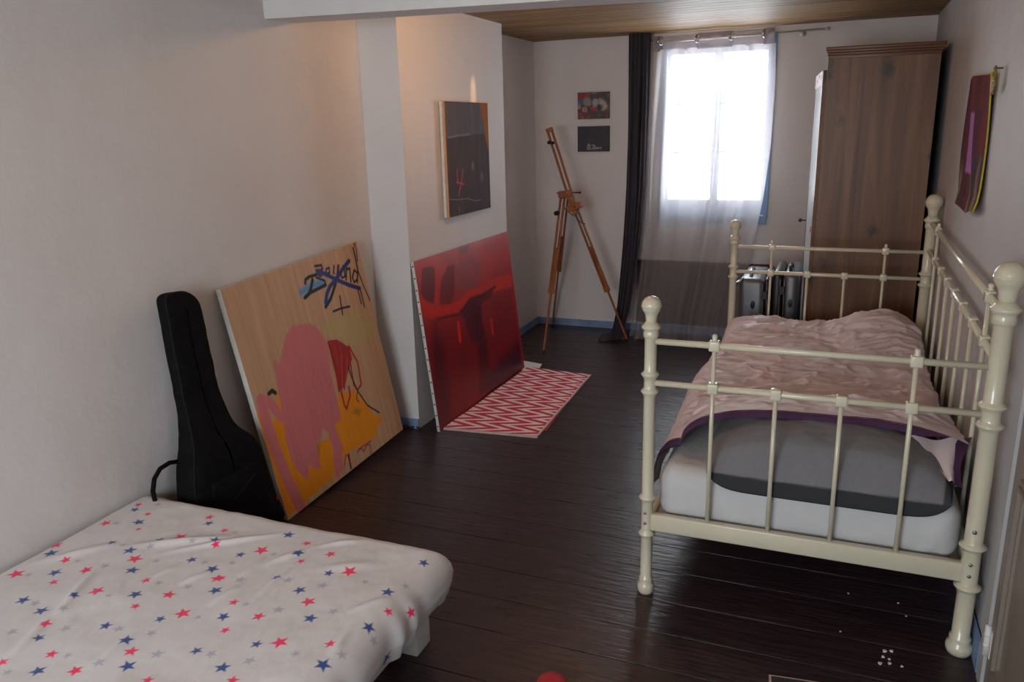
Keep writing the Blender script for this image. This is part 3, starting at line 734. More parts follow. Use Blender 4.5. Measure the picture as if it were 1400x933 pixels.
# --- red abstract leaning on the chimney breast
o, a, u, n = basis(-1.329, 1.0818, 0.0095, 0.1128, 0.0); wpt, hpt = 1.185, 0.8955
uv2 = lambda L_: [(((on_plane(540+x/5.833, 310+y_/5.833, o, n)-o)@a), ((on_plane(540+x/5.833, 310+y_/5.833, o, n)-o)@u)) for x, y_ in L_]
uv3 = lambda L_: [(((on_plane(540+x/2.915, 300+y_/2.915, o, n)-o)@a), ((on_plane(540+x/2.915, 300+y_/2.915, o, n)-o)@u)) for x, y_ in L_]
pt = Paint(wpt, hpt, 300, 240, P(108, 14, 22))
t = sstep(0.35, 0.85, pt.V); pt.blend(t, P(146, 42, 44))
pt.c *= (0.80+0.42*fbm(pt.U*7, pt.V*4, 4, 8))[..., None]
pt.poly(uv2([(140, 290), (330, 220), (420, 300), (345, 640), (230, 620), (180, 520)]), P(158, 44, 42), 0.025, 0.85)
pt.poly(uv2([(215, 340), (270, 310), (325, 330), (318, 520), (310, 640), (240, 610), (205, 520)]), P(92, 28, 36), 0.012, 0.95, 0.02)
pt.poly(uv2([(420, 320), (470, 300), (480, 480), (450, 620), (375, 640), (355, 560), (370, 420)]), P(100, 24, 32), 0.012, 0.9, 0.02)
pt.poly(uv2([(480, 300), (600, 220), (690, 280), (690, 400), (650, 500), (560, 520), (480, 480)]), P(122, 52, 60), 0.03, 0.85, 0.03)
pt.poly(uv2([(505, 165), (590, 140), (570, 215), (520, 225)]), P(78, 40, 48), 0.03, 0.8)
pt.stroke(uv2([(190, 610), (250, 660), (340, 690), (440, 680), (520, 650), (590, 570), (680, 530), (780, 470), (920, 430)]), 0.040, P(172, 36, 28), 0.014, 0.95)
pt.stroke(uv2([(690, 420), (800, 300), (700, 230)]), 0.04, P(160, 34, 34), 0.06, 0.7)
pt.stroke(uv2([(330, 300), (335, 640)]), 0.016, P(165, 36, 34), 0.015, 0.9)
pt.poly(uv2([(590, 600), (690, 545), (790, 500), (760, 560), (690, 620), (700, 930), (620, 930), (540, 720), (510, 680)]), P(72, 16, 34), 0.02, 0.9, 0.03)
pt.stroke(uv2([(340, 740), (440, 715), (520, 700), (600, 580), (700, 545), (800, 480)]), 0.010, P(60, 14, 28), 0.012, 0.85)
pt.poly(uv3([(290, 330), (330, 320), (365, 480), (380, 670), (340, 700), (330, 480)]), P(62, 10, 24), 0.03, 0.8, 0.03)
pt.poly(uv3([(370, 620), (500, 470), (510, 590), (380, 690)]), P(52, 12, 28), 0.05, 0.85, 0.04)
pt.poly(uv3([(150, 470), (190, 480), (230, 800), (175, 840)]), P(58, 10, 24), 0.08, 0.7)
pt.stroke(uv2([(505, 770), (520, 910)]), 0.014, P(196, 34, 22), 0.012); pt.stroke(uv2([(768, 745), (780, 850)]), 0.013, P(190, 36, 22), 0.02, 0.9)
pt.stroke(uv3([(160, 400), (165, 700)]), 0.012, P(60, 12, 24), 0.04, 0.6); pt.stroke(uv3([(270, 540), (275, 640)]), 0.02, P(70, 10, 22), 0.05, 0.5)
pt.stroke([(wpt-0.01, 0.05), (wpt-0.01, hpt)], 0.02, P(150, 22, 34), 0.03, 0.7)
pt.c *= (1.05+0.24*fbm(pt.U*40, pt.V*30, 3, 2))[..., None]
rp_ = thing('red_painting', (-1.38, 1.68, 0), 'large red and crimson abstract canvas leaning on the chimney breast behind the rug', 'painting')
canvas_obj(rp_, pt, o, a, u, n, attr_mat('oil_paint_red', 0.34, 0.10, 200, 0.5, 0.1))
sd = MB()
def slab(mb, o, a, u, n, w, h, d0, d1):
    vs = [o+a*p+u*q+n*k for k in (d0, d1) for q in (0, h) for p in (0, w)]
    return mb.add(vs, [(0, 2, 3, 1), (4, 5, 7, 6), (0, 1, 5, 4), (2, 6, 7, 3), (0, 4, 6, 2), (1, 3, 7, 5)])
st_ = obj('stretcher', frame_box(sd, o, a, u, n, wpt, hpt, 0.016, bw=0.05), M_CANVASBACK, rp_)
for i in range(15):
    c = o-n*0.008+u*(0.03+i*0.06)-a*0.001; obj('tack', MB().ball(c, 0.004, n=6), M_BLACK, st_)

# --- dark picture hung on the chimney breast
o = np.array([XCH+0.030, 1.487, 1.062]); a = np.array([0, 1.0, 0]); u = np.array([0, 0, 1.0]); n = np.array([1.0, 0, 0]); wpt, hpt = 0.552, 0.598
uvd = lambda L_: [(((on_plane(580+x/4.667, 120+y_/4.667, o, n)-o)@a), ((on_plane(580+x/4.667, 120+y_/4.667, o, n)-o)@u)) for x, y_ in L_]
pt = Paint(wpt, hpt, 170, 190, P(64, 55, 58, 2.5))
pt.poly(uvd([(100, 95), (400, 95), (400, 290), (130, 320)]), P(82, 80, 85, 2.3), 0.01, 0.9)
pt.c *= (0.75+0.5*fbm(pt.U*24, pt.V*4, 4, 6))[..., None]
pt.stroke(uvd([(150, 320), (220, 305), (290, 298)]), 0.004, P(130, 128, 132), 0.006, 0.6)
pt.poly(uvd([(350, 90), (405, 90), (408, 400), (392, 330), (372, 200)]), P(140, 84, 48), 0.006, 1.0)
pt.poly(uvd([(100, 95), (130, 100), (138, 300), (165, 830), (130, 850)]), P(158, 108, 72), 0.012, 0.95)
PK = P(190, 70, 90)
for L_ in ([(211, 518), (210, 560), (216, 612)], [(247, 525), (240, 590), (226, 655)], [(208, 603), (252, 615)], [(225, 650), (222, 690)]): pt.stroke(uvd(L_), 0.004, PK, 0.004, 0.8)
pt.stroke(uvd([(150, 712), (215, 715), (280, 708), (330, 722), (362, 715)]), 0.002, P(150, 130, 125), 0.003, 0.7)
pt.ell(*uvd([(310, 498)])[0], 0.018, 0.025, P(120, 110, 112), 0.6, 0.6); pt.ell(*uvd([(368, 570)])[0], 0.02, 0.03, P(110, 104, 106), 0.7, 0.5)
pt.stroke(uvd([(222, 760), (226, 800)]), 0.003, P(140, 120, 120), 0.006, 0.6)
dp = thing('dark_painting', (XCH, 1.76, 1.06), 'dark grey painting with a pink scribble hung on the chimney breast', 'painting')
canvas_obj(dp, pt, o, a, u, n, attr_mat('oil_paint_dark', 0.75, 0.1, 200, 0.12))
fr = frame_box(MB(), o, a, u, n, wpt, hpt, 0.024, bw=0.03)
obj('stretcher', fr, M_STRETCH, dp)
mb = MB().box(XCH+0.004, XCH+0.020, o[1]-0.010, o[1]-0.001, o[2], o[2]+hpt)
obj('edge_strip', mb, M_CANVASBACK, dp)

# --- two small pictures on the window wall
def small_pic(x0, x1, z0, z1, pt, name, label):
    o = np.array([x0, YB-0.024, z0]); a = np.array([1.0, 0, 0]); u = np.array([0, 0, 1.0]); n = np.array([0, -1.0, 0])
    r = thing(name, ((x0+x1)/2, YB, z0), label, 'painting', 'small pictures on the window wall')
    g = o+pt.U[..., None]*a+pt.V[..., None]*u
    obj('painted_canvas', MB().grid(g, False), attr_mat(name+'_paint', 0.55), r, colors=pt.c)
    obj('stretcher', frame_box(MB(), o, a, u, n, x1-x0, z1-z0, 0.014, bw=0.02), M_DEBRIS, r)
pt = Paint(0.237, 0.187, 100, 80, P(72, 58, 62))
def sp(x, y_): return ((x-105)/400*0.237, 0.187-(y_-115)/325*0.187)
pt.c *= (0.6+0.8*fbm(pt.U*50, pt.V*50, 3, 1))[..., None]
rngp = random.Random(3)
for _ in range(60):
    pt.ell(rngp.random()*0.237, rngp.random()*0.187, rngp.uniform(.006, .02), rngp.uniform(.006, .018), P(*rngp.choice([(130, 45, 45), (100, 90, 90), (150, 140, 130), (70, 75, 95), (60, 40, 40), (110, 60, 50)])), 0.6, 0.7)
for x, y_, rx, ry, c in ((150, 220, .025, .022, (48, 66, 118)), (170, 165, .05, .02, (130, 40, 44)), (240, 150, .02, .018, (140, 48, 50)), (225, 230, .03, .03, (120, 122, 116)), (195, 325, .02, .018, (160, 130, 126)), (195, 325, .007, .007, (120, 40, 46)), (330, 240, .02, .03, (140, 150, 160)), (310, 320, .028, .016, (138, 44, 42)),
                        (400, 220, .02, .025, (150, 132, 116)), (430, 280, .026, .035, (150, 146, 136)), (462, 290, .012, .013, (165, 132, 130)), (390, 300, .02, .018, (40, 36, 40)), (330, 160, .035, .02, (52, 50, 66)), (440, 170, .04, .022, (60, 58, 60)), (200, 390, .06, .02, (92, 50, 58)), (400, 390, .05, .022, (66, 60, 56)), (135, 390, .02, .022, (120, 66, 56)), (480, 390, .012, .03, (110, 58, 44))):
    pt.ell(*sp(x, y_), rx, ry, P(*c), 0.6, 0.85)
small_pic(-1.323, -1.086, 1.565, 1.752, pt, 'flower_painting', 'small colourful picture of red, blue and white blooms on the window wall')
pt = Paint(0.238, 0.181, 130, 100, P(52, 50, 58, 1.7))
pt.c *= (0.8+0.4*fbm(pt.U*30, pt.V*20, 3, 4))[..., None]
def sp2(L_): return [((x-110)/398*0.238, 0.181-(y_-540)/320*0.181) for x, y_ in L_]
WH = P(150, 140, 132)
for L_ in ([(245, 765), (235, 800), (240, 828), (258, 828), (268, 800), (262, 768), (245, 765)], [(255, 780), (262, 820), (285, 825)], [(285, 778), (322, 776), (298, 826), (330, 822)], [(322, 776), (335, 800), (322, 826)], [(345, 806), (345, 826), (358, 826), (358, 806)], [(372, 812), (380, 806), (384, 820), (374, 822)], [(398, 806), (400, 822), (410, 818), (412, 806)]):
    pt.stroke(sp2(L_), 0.0028, WH, 0.002, 0.9)
small_pic(-1.324, -1.084, 1.333, 1.514, pt, 'slate_painting', 'small slate grey picture with pale handwriting, below the flower picture')

# --- painted cloth on the right wall
HT = [at(1326, 105, 'X', XR-0.014), at(1358, 100, 'X', XR-0.014), at(1309, 280, 'X', XR-0.014), at(1336, 294, 'X', XR-0.014)]
ncu, ncv = 110, 100
pt = Paint(0.6, 0.5, ncu, ncv, P(92, 40, 40)); pt.c *= (0.65+0.7*fbm(pt.U*30, pt.V*4, 4, 2))[..., None]
fu, fv = pt.U/0.6, pt.V/0.5       # u: far -> near, v: bottom -> top
nzz = fbm(pt.U*18, pt.V*6, 3, 12)-0.45
pt.blend(np.clip((0.12-fu+nzz*0.1)*30, 0, 1), P(70, 36, 62))
lowm = np.clip((0.46-fv+nzz*0.3)*8, 0, 1)
pt.blend(lowm, P(58, 46, 50))
for c0, w_, cc in ((0.12, .06, (128, 100, 84)), (0.30, .05, (92, 32, 36)), (0.45, .05, (104, 30, 34)), (0.62, .06, (140, 110, 92)), (0.78, .05, (58, 42, 48)), (0.90, .05, (120, 94, 80))):
    pt.blend(np.clip((w_-np.abs(fu-c0+nzz*0.18))*40, 0, 1)*np.clip((0.42-fv+nzz*0.4)*7, 0, 1)*0.9, P(*cc))
pt.blend(np.clip((0.05+0.02*nzz-np.abs(fu-0.62))*50, 0, 0.4), P(60, 26, 30))
rectm = np.clip((0.19-np.abs(fu-0.43-(0.55-fv)*0.08))*60, 0, 1)*np.clip((0.235-np.abs(fv-0.50))*60, 0, 1)
pt.blend(rectm, P(150, 100, 160)); pt.blend(rectm*np.clip((0.36-fv)*9, 0, 1), P(172, 96, 150))
pt.blend(np.clip((0.05-np.abs(fu-0.73))*50, 0, 1)*np.clip((0.25-np.abs(fv-0.52))*50, 0, 1)*0.8, P(66, 32, 66))
g = (HT[2]*(1-fu[..., None])+HT[3]*fu[..., None])*(1-fv[..., None])+(HT[0]*(1-fu[..., None])+HT[1]*fu[..., None])*fv[..., None]
# the cloth hangs loose: it bulges and its edges curl
g[..., 0] -= 0.010*np.sin(fu*math.pi)*(0.4+0.6*fv)+0.006*np.sin(fu*9+fv*4)+0.012*np.clip(0.12-fv, 0, 1)*8
g[..., 2] += 0.012*np.sin(fu*8)*np.clip(0.1-fv, 0, 1)*8 - 0.03*np.clip(0.10-fu, 0, 1)*8*fv*0.6
g[..., 0] = np.minimum(g[..., 0], XR-0.008)
wh = thing('wall_hanging', (XR, 1.1, 1.18), 'unframed maroon cloth painting with a lilac block, hung on the right wall', 'wall hanging')
obj('painted_cloth', MB().grid(g, True, True), attr_mat('painted_cloth', 0.85, 0.2, 120, 0.08), wh, colors=pt.c)
e = [Vector(g[-1, j]) + Vector((-0.002, -0.003, 0)) for j in range(0, ncv, 9)]+[Vector(g[-1, -1])]
obj('yellow_edge', MB().tube(e, 0.0032, 8), M_YELLOW, wh)
e = [Vector(g[i, -1]) for i in range(0, ncu, 9)]+[Vector(g[-1, -1])]
obj('top_edge', MB().tube(e, 0.0018, 8), M_YELLOW, wh)
h0 = at(1362, 102, 'X', XR-0.02); mb = MB()
for i in range(7):
    t = i*0.9; mb.tube([(h0[0]-0.004, h0[1]+0.03*math.cos(t+k*0.5)*(0.4+0.1*i), h0[2]-0.02*i*0.35+0.026*math.sin(t+k*0.5)) for k in range(9)], 0.004, 7)
mb.tube([(XR-0.002, h0[1], h0[2]+0.02), (XR-0.03, h0[1], h0[2]+0.02)], 0.003, 8)
obj('hanging_cord', mb, M_GOLD, wh)

# ================================================================== RUG, PAPER
c4 = [np.array([-1.325, 1.112, 0]), np.array([-0.820, 1.160, 0]), np.array([-0.860, 2.245, 0]), np.array([-1.30, 2.262, 0])]
nu, nv = 150, 330
U, V_ = np.meshgrid(np.linspace(0, 1, nu), np.linspace(0, 1, nv), indexing='ij')
g = ((c4[0]*(1-U[..., None])+c4[1]*U[..., None])*(1-V_[..., None])+(c4[3]*(1-U[..., None])+c4[2]*U[..., None])*V_[..., None])
g[..., 2] = 0.009+0.002*np.sin(V_*14+U*3)+0.003*fbm(U*5, V_*9, 3, 2)
X_, Y_ = U*0.49, V_*1.10
per, amp, sp_ = 0.122, 0.165, 0.132
tri = np.abs(((Y_/per) % 1)-0.5)*2
ph = ((X_+amp*tri+0.02)/sp_) % 1
jag = (np.sin(Y_*900)*0.02+(fbm(X_*60, Y_*160, 2, 4)-0.45)*0.10)
mk = np.clip((0.22-np.abs(ph-0.5)+jag)*14+0.5, 0, 1)
RC = P(190, 66, 92, 1.9)*(0.8+0.4*fbm(X_*60, Y_*60, 3, 5))[..., None]
RC = RC*(1-mk[..., None])+P(206, 196, 192, 2.3)*mk[..., None]
bd = np.clip((U-0.975)*120, 0, 1); RC = RC*(1-bd[..., None])+P(206, 186, 178, 1.8)*bd[..., None]
bd = np.clip((0.012-V_)*200, 0, 1)*0.8; RC = RC*(1-bd[..., None])+P(200, 160, 140, 1.8)*bd[..., None]
rug = thing('chevron_rug', (-1.07, 1.68, 0), 'pink and white chevron rug on the floor in front of the red canvas', 'rug')
obj('woven_face', MB().grid(g), attr_mat('woven_chevron', 0.9, 0.4, 400, 0.1), rug, colors=RC)
g2 = g.copy(); g2[..., 2] = 0.002
mb = MB(); m_ = [g[0, :], g[:, -1], g[-1, ::-1], g[::-1, 0]]
rim = np.vstack([g[:, 0], g[-1, :], g[::-1, -1], g[0, ::-1]]); lo = rim.copy(); lo[:, 2] = 0.001
k = len(rim); mb.add(np.vstack([rim, lo]), [(i, i+k, (i+1) % k+k, (i+1) % k) for i in range(k)])
obj('edge_binding', mb, M_PALERIM, rug)
q = [(-0.83, 1.27), (-0.808, 1.26), (-0.826, 1.50), (-0.845, 1.52)]
mb = MB().add([(x, y_, 0.003) for x, y_ in q]+[(-0.90, 1.27, 0.004), (-0.90, 1.52, 0.004)], [(0, 1, 2, 3), (4, 0, 3, 5)])
obj('red_underlay', mb, M_REDCLOTH, rug)
pp = [at(x, y_, 'Z', 0.006) for x, y_ in ((713, 505), (735, 507), (741, 498), (714, 493))]
o = obj('paper_sheet', MB().add(pp+[p-np.array([0, 0, 0.004]) for p in pp], [(0, 1, 2, 3), (7, 6, 5, 4), (0, 4, 5, 1), (1, 5, 6, 2), (2, 6, 7, 3), (3, 7, 4, 0)]), M_PAPER, None, (-1.29, 2.3, 0))
tag(o, 'white paper sheet on the floor at the far corner of the red canvas', 'paper')

# ================================================================== EASEL
es = thing('easel', (-1.2, 3.0, 0), 'folding wooden tripod easel standing in the corner by the window', 'easel')
J = Vector((-1.27, 3.0, 1.07)); FA, FB, FC = Vector((-1.322, 2.646, 0.0)), Vector((-1.512, 3.372, 0.0)), Vector((-0.852, 3.113, 0.0))
def leg(top, foot, frac, off, up):
    mid = top.lerp(foot, frac); d = (foot-top).normalized(); x = d.cross(Vector(up)).normalized()
    mb = MB()
    for s in (-1, 1): mb.bar(top+x*s*0.013, mid+x*s*0.013, 0.012, 0.022, up, 0.002)
    mb.bar(mid-d*0.03, mid+d*0.01, 0.042, 0.024, up, 0.003); mb.bar(top-d*0.01, top+d*0.04, 0.042, 0.024, up, 0.003)
    lg = obj('leg', mb, M_EASEL, es)
    sm_ = MB().bar(top.lerp(foot, frac*0.55), foot+Vector((0, 0, 0.02)), 0.013, 0.016, up, 0.002)
    obj('sliding_rod', sm_, M_EASEL, lg)
    tip = MB(); tip.tube([foot+Vector((0, 0, 0.022)), foot+Vector((0, 0, 0.001))], 0.009, 10); obj('foot_tip', tip, M_BLACK, lg)
    return lg
l1 = leg(J+Vector((-0.015, -0.02, 0.0)), FA, 0.62, 0, (0, 1, 0)); l2 = leg(J+Vector((-0.005, 0.03, 0.0)), FB, 0.55, 0, (0, 1, 0)); l3 = leg(J+Vector((0.02, 0, 0.01)), FC, 0.65, 0, (0, 1, 0))
for lg, p in ((l1, J+Vector((-0.035, -0.085, -0.13))), (l3, J+Vector((0.085, -0.012, -0.11)))):
    mb = MB().tube([p, p+Vector((0, -0.035, 0))], 0.016, 12).tube([p+Vector((0, 0.02, 0)), p+Vector((0, -0.045, 0))], 0.006, 8); obj('knob', mb, M_BLACK, lg)
mt, mbm = Vector((-1.392, 3.02, 1.49)), Vector((-1.185, 2.96, 0.93))
mb = MB(); d = (mt-mbm).normalized(); x = d.cross(Vector((0, 1, 0))).normalized()
for s in (-1, 1): mb.bar(mt+x*s*0.016, mbm+x*s*0.016, 0.013, 0.022, (0, 1, 0), 0.002)
mb.bar(mt-d*0.01, mt+d*0.02, 0.048, 0.026, (0, 1, 0), 0.003); mb.bar(mbm, mbm+d*0.03, 0.046, 0.024, (0, 1, 0), 0.003)
ms = obj('mast', mb, M_EASEL, es)
p = mt-d*0.075+x*0.018
mb = MB().bar(p-x*0.02-d*0.012, p+x*0.02+d*0.006, 0.02, 0.03, (0, 1, 0), 0.002).tube([p, p+Vector((0, -0.04, 0))], 0.012, 10); obj('canvas_clamp', mb, M_BLACK, ms)
p = mbm+d*0.05
mb = MB(); mb.bar(p-x*0.055, p+x*0.05, 0.05, 0.045, (0, 0, 1), 0.004); mb.bar(J+Vector((-0.045, -0.02, -0.01)), J+Vector((0.05, -0.02, 0.0)), 0.05, 0.045, (0, 0, 1), 0.004)
mb.bar(J+Vector((0.0, -0.035, 0.01)), p+Vector((0.015, -0.03, 0)), 0.018, 0.03, (0, 1, 0), 0.002)
hub = obj('hub_block', mb, M_EASEL, es)
obj('pin', MB().tube([J+Vector((-0.06, -0.03, 0.0)), J+Vector((0.11, -0.03, 0.005))], 0.004, 8).ball(J+Vector((0.11, -0.03, 0.005)), 0.008), M_BLACK, hub)
sw = [J+Vector((0.0, -0.04, -0.10)), J+Vector((0.05, -0.05, -0.14)), J+Vector((0.09, -0.05, -0.16)), J+Vector((0.12, -0.04, -0.20)), J+Vector((0.15, -0.03, -0.21))]
obj('strap', MB().tube(sw, 0.003, 8), M_BLACK, hub)

# ================================================================== CURTAINS
rod_y, rod_z = YB-0.085, 2.062
rod = thing('curtain_rod', (-0.3, rod_y, rod_z), 'slim pale metal curtain rod above the window', 'curtain rod')
obj('pole', MB().tube([(-0.925, rod_y, rod_z-0.004), (0.02, rod_y, rod_z+0.008), (0.021, rod_y, rod_z+0.008), (0.345, rod_y, rod_z+0.012)], [0.0105, 0.0105, 0.005, 0.005], 14), M_ROD, rod)
obj('finial', MB().tube([(0.34, rod_y, rod_z+0.012), (0.355, rod_y, rod_z+0.012)], 0.010, 14), M_ROD, rod)
for x in (-0.90, 0.20):
    obj('bracket', MB().tube([(x, YB, rod_z), (x, rod_y, rod_z)], 0.006, 8).tube([(x, YB-0.004, rod_z), (x, YB-0.016, rod_z)], 0.02, 14), M_ROD, rod)
def curtain_mat(name, col, alpha, transl):
    m, nt, b = new_mat(name)
    vec = coords(nt, (220, 40, 220)); nz = nd(nt, 'ShaderNodeTexNoise', Scale=1.0, Detail=2.0); nt.links.new(vec, nz.inputs['Vector'])
    c = ramp(nt, nz.outputs['Fac'], [(0.3, np.array(col)*0.9), (0.7, np.array(col)*1.1)])
    df = nt.nodes.new('ShaderNodeBsdfDiffuse'); tl = nt.nodes.new('ShaderNodeBsdfTranslucent'); tp_ = nt.nodes.new('ShaderNodeBsdfTransparent')
    nt.links.new(c, df.inputs['Color']); nt.links.new(c, tl.inputs['Color'])
    m1 = nt.nodes.new('ShaderNodeMixShader'); m1.inputs[0].default_value = transl
    nt.links.new(df.outputs[0], m1.inputs[1]); nt.links.new(tl.outputs[0], m1.inputs[2])
    m2 = nt.nodes.new('ShaderNodeMixShader'); m2.inputs[0].default_value = alpha
    nt.links.new(tp_.outputs[0], m2.inputs[1]); nt.links.new(m1.outputs[0], m2.inputs[2])
    nt.links.new(m2.outputs[0], nt.nodes['Material Output'].inputs['Surface'])
    return m
M_SHEER = curtain_mat('sheer_taupe_voile', (0.58, 0.525, 0.515), 0.48, 0.6)
M_SHEERTOP = curtain_mat('sheer_heading_tape', (0.30, 0.245, 0.235), 0.80, 0.35)
def cur_y(z): return rod_y-0.20*np.clip(1-z/1.2, 0, 1)**2
def edge_fn(pix, yref):
    pts = sorted([(p[2], p[0]) for p in (at(u_, v_, 'Y', yref) for u_, v_ in pix)])
    return [p[0] for p in pts], [p[1] for p in pts]
lz, lx = edge_fn([(893, 52), (890, 120), (884, 220), (880, 300), (874, 380), (868, 430)], rod_y)
rz, rx = edge_fn([(1059, 44), (1058, 110), (1052, 200), (1043, 270), (1031, 330), (1020, 390), (1010, 430)], rod_y)
def sheer_grid(z0, z1, nz_, nxs, lzz, lxx, rzz, rxx, amp, nf, seed=0, ph=0.0):
    T, Zg = np.meshgrid(np.linspace(0, 1, nxs), np.linspace(z0, z1, nz_), indexing='ij')
    l = np.interp(Zg, lzz, lxx); r = np.interp(Zg, rzz, rxx)
    w = T+0.012*np.sin(T*nf*3.1+2)+0.010*np.sin(Zg*2.2+T*9)*np.clip(2.0-Zg, 0, 1)
    X = l+(r-l)*w
    f = np.sin(2*math.pi*nf*T+ph+0.6*np.sin(Zg*1.7))*(0.55+0.45*np.sin(T*11+1))
    Y = cur_y(Zg)+amp*f*(0.5+0.5*np.clip((2.0-Zg)/0.5, 0, 1))+0.012*np.sin(T*37+Zg*2)
    return np.stack([X, Y, Zg], -1)
sc = thing('sheer_curtain', (-0.45, rod_y, 0), 'sheer taupe voile curtain hung across the bright window', 'curtain')
g = sheer_grid(0.012, 2.008, 90, 220, lz, lx, rz, rx, 0.026, 8)
# the hem spreads on the boards
fl = np.clip((0.10-g[..., 2])/0.10, 0, 1); g[..., 1] -= fl*0.05*(0.6+0.4*np.sin(g[..., 0]*31)); g[..., 2] += 0.012*fl*np.sin(g[..., 0]*47)**2
obj('voile', MB().grid(g), M_SHEER, sc)
g = sheer_grid(1.998, 2.098, 10, 220, lz, lx, rz, rx, 0.014, 3.5, ph=0.6); 
xe = [at(q_, 52, 'Y', rod_y)[0] for q_ in (903, 954, 1000, 1046)]
beh = sstep(xe[0]-0.012, xe[0]+0.012, g[..., 0])*(1-sstep(xe[1]-0.012, xe[1]+0.012, g[..., 0]))+sstep(xe[2]-0.012, xe[2]+0.012, g[..., 0])*(1-sstep(xe[3]-0.012, xe[3]+0.012, g[..., 0]))
g[..., 1] = rod_y-0.018+0.036*beh+0.004*np.sin(g[..., 0]*60)
g[..., 2] += (0.012*(g[..., 0]+0.35))
obj('heading', MB().grid(g), M_SHEERTOP, sc)
for u_, v_ in ((903, 58), (954, 54), (1000, 52), (1046, 47)):
    c = at(u_, v_, 'Y', rod_y); pts = [(c[0]+0.013*math.cos(k), c[1]+0.018*math.cos(k), rod_z+0.012*(c[0]+0.98)/1.0-0.004+0.022*math.sin(k)) for k in np.linspace(0, 2*math.pi, 20)]
    obj('eyelet', MB().tube(pts+[pts[1]], 0.006, 8, False), M_CHROME, sc)
dz_, dxl = edge_fn([(862, 48), (860, 160), (857, 260), (853, 360), (851, 410), (846, 448)], rod_y+0.01)
ez, ex = edge_fn([(893, 50), (889, 150), (884, 260), (878, 340), (869, 420), (860, 452)], rod_y+0.01)
g = sheer_grid(0.006, 2.11, 80, 90, dz_, dxl, ez, ex, 0.030, 3.2, ph=1.1)
g[..., 1] -= 0.042; fl = np.clip((0.09-g[..., 2])/0.09, 0, 1); g[..., 1] -= fl*0.05
dc = thing('dark_curtain', (-0.92, rod_y, 0), 'dark charcoal curtain gathered at the left side of the window', 'curtain')
obj('drape', MB().grid(g), M_DARKCUR, dc)
g3 = sheer_grid(2.10, 2.118, 3, 90, dz_, dxl, ez, ex, 0.030, 3.2, ph=1.1); g3[..., 1] -= 0.042
obj('heading', MB().grid(g3), M_DARKCUR, dc)
# dark cloth heap on the boards at the curtain's foot
T, Pp = np.meshgrid(np.linspace(0, 1, 60), np.linspace(0, math.pi, 16), indexing='ij')
cx = -1.06+T*0.20; wv = 0.06+0.02*np.sin(T*8)
g = np.stack([cx, 3.10+0.12*T-wv*np.cos(Pp)*1.0*np.sqrt(np.clip(1-(2*T-1)**4, 0.02, 1)), 0.002+0.045*np.sin(Pp)*np.sqrt(np.clip(1-(2*T-1)**4, 0.0, 1))*(0.7+0.5*fbm(T*9, Pp*2, 3, 3))], -1)
o = obj('dark_cloth', MB().grid(g), M_DARKCUR, None, (-0.96, 3.15, 0)); tag(o, 'crumpled dark cloth on the floor at the foot of the charcoal curtain', 'cloth')

# low dark panel below the window
o = obj('low_dark_panel', MB().box(-0.86, 0.10, YB-0.032, YB-0.010, 0.07, 0.545, 0.004), M_PANEL, None, (-0.38, YB-0.02, 0.07))
tag(o, 'flat dark grey panel on the wall under the window, behind the sheer curtain', 'panel')

# ================================================================== WARDROBE
wd = thing('wardrobe', (0.65, 2.9, 0), 'tall brown wooden wardrobe with its knotty side toward the daybed', 'wardrobe')
wx0, wx1, wy0, wy1, wz = 0.392, 0.925, 2.42, 3.40, 1.842
obj('side_panel', MB().box(wx0, wx1, wy0, wy0+0.022, 0.0, wz), M_WARD, wd)
obj('side_panel', MB().box(wx0, wx1, wy1-0.022, wy1, 0.0, wz), M_WARD, wd)
obj('back_panel', MB().box(wx1-0.012, wx1, wy0+0.022, wy1-0.022, 0.04, wz), M_WARD, wd)
for z in (0.08, 1.55): obj('shelf_board', MB().box(wx0+0.02, wx1-0.012, wy0+0.022, wy1-0.022, z, z+0.02), M_WARD, wd)
cn = MB()
for (o_, z0, z1) in ((0.004, wz-0.012, wz+0.006), (0.012, wz+0.006, wz+0.018), (0.022, wz+0.018, wz+0.030), (0.030, wz+0.030, wz+0.046)):
    cn.box(wx0-o_*0.5, min(wx1+o_*0.6, XR-0.012), wy0-o_, wy1+0.01, z0, z1, 0.002)
obj('cornice', cn, M_WARD2, wd)
# door standing slightly ajar, seen almost edge-on
hx, hy = wx0-0.002, wy0+0.012; ang = math.radians(5.0)
dd = Vector((-math.sin(ang), math.cos(ang), 0)); nn_ = Vector((-dd.y, dd.x, 0)); DLEN = 0.70
def dslab(mb, s0, s1, z0, z1, t0, t1):
    vs = [Vector((hx, hy, 0))+dd*s+nn_*t+Vector((0, 0, z)) for z in (z0, z1) for t in (t0, t1) for s in (s0, s1)]
    return mb.add(vs, [(0, 2, 3, 1), (4, 5, 7, 6), (0, 1, 5, 4), (2, 6, 7, 3), (0, 4, 6, 2), (1, 3, 7, 5)])
fr = MB(); dslab(fr, 0.0, 0.05, 0.06, 1.775, 0.0, 0.02); dslab(fr, DLEN-0.05, DLEN, 0.06, 1.775, 0.0, 0.02)
dslab(fr, 0.05, DLEN-0.05, 0.06, 0.14, 0.0, 0.02)
dr = obj('door', fr, M_WARD, wd)
obj('top_rail', dslab(MB(), 0.05, DLEN-0.05, 1.70, 1.775, 0.0, 0.021), M_PINKWHITE, dr)
obj('mirror_panel', dslab(MB(), 0.05, DLEN-0.05, 0.14, 1.70, 0.004, 0.018), M_MIRROR, dr)
M_STICK = mat('pink_sticker', P(190, 60, 90, 1.8), 0.5, 0.1)
for s, z in ((0.12, 1.74), (0.3, 1.755), (0.45, 1.735), (0.10, 0.92), (0.14, 0.90)):
    obj('pink_sticker', MB().ball(Vector((hx, hy, z))+dd*s+nn_*0.021, 0.010, (0.25, 1, 1), 8), M_STICK, dr)
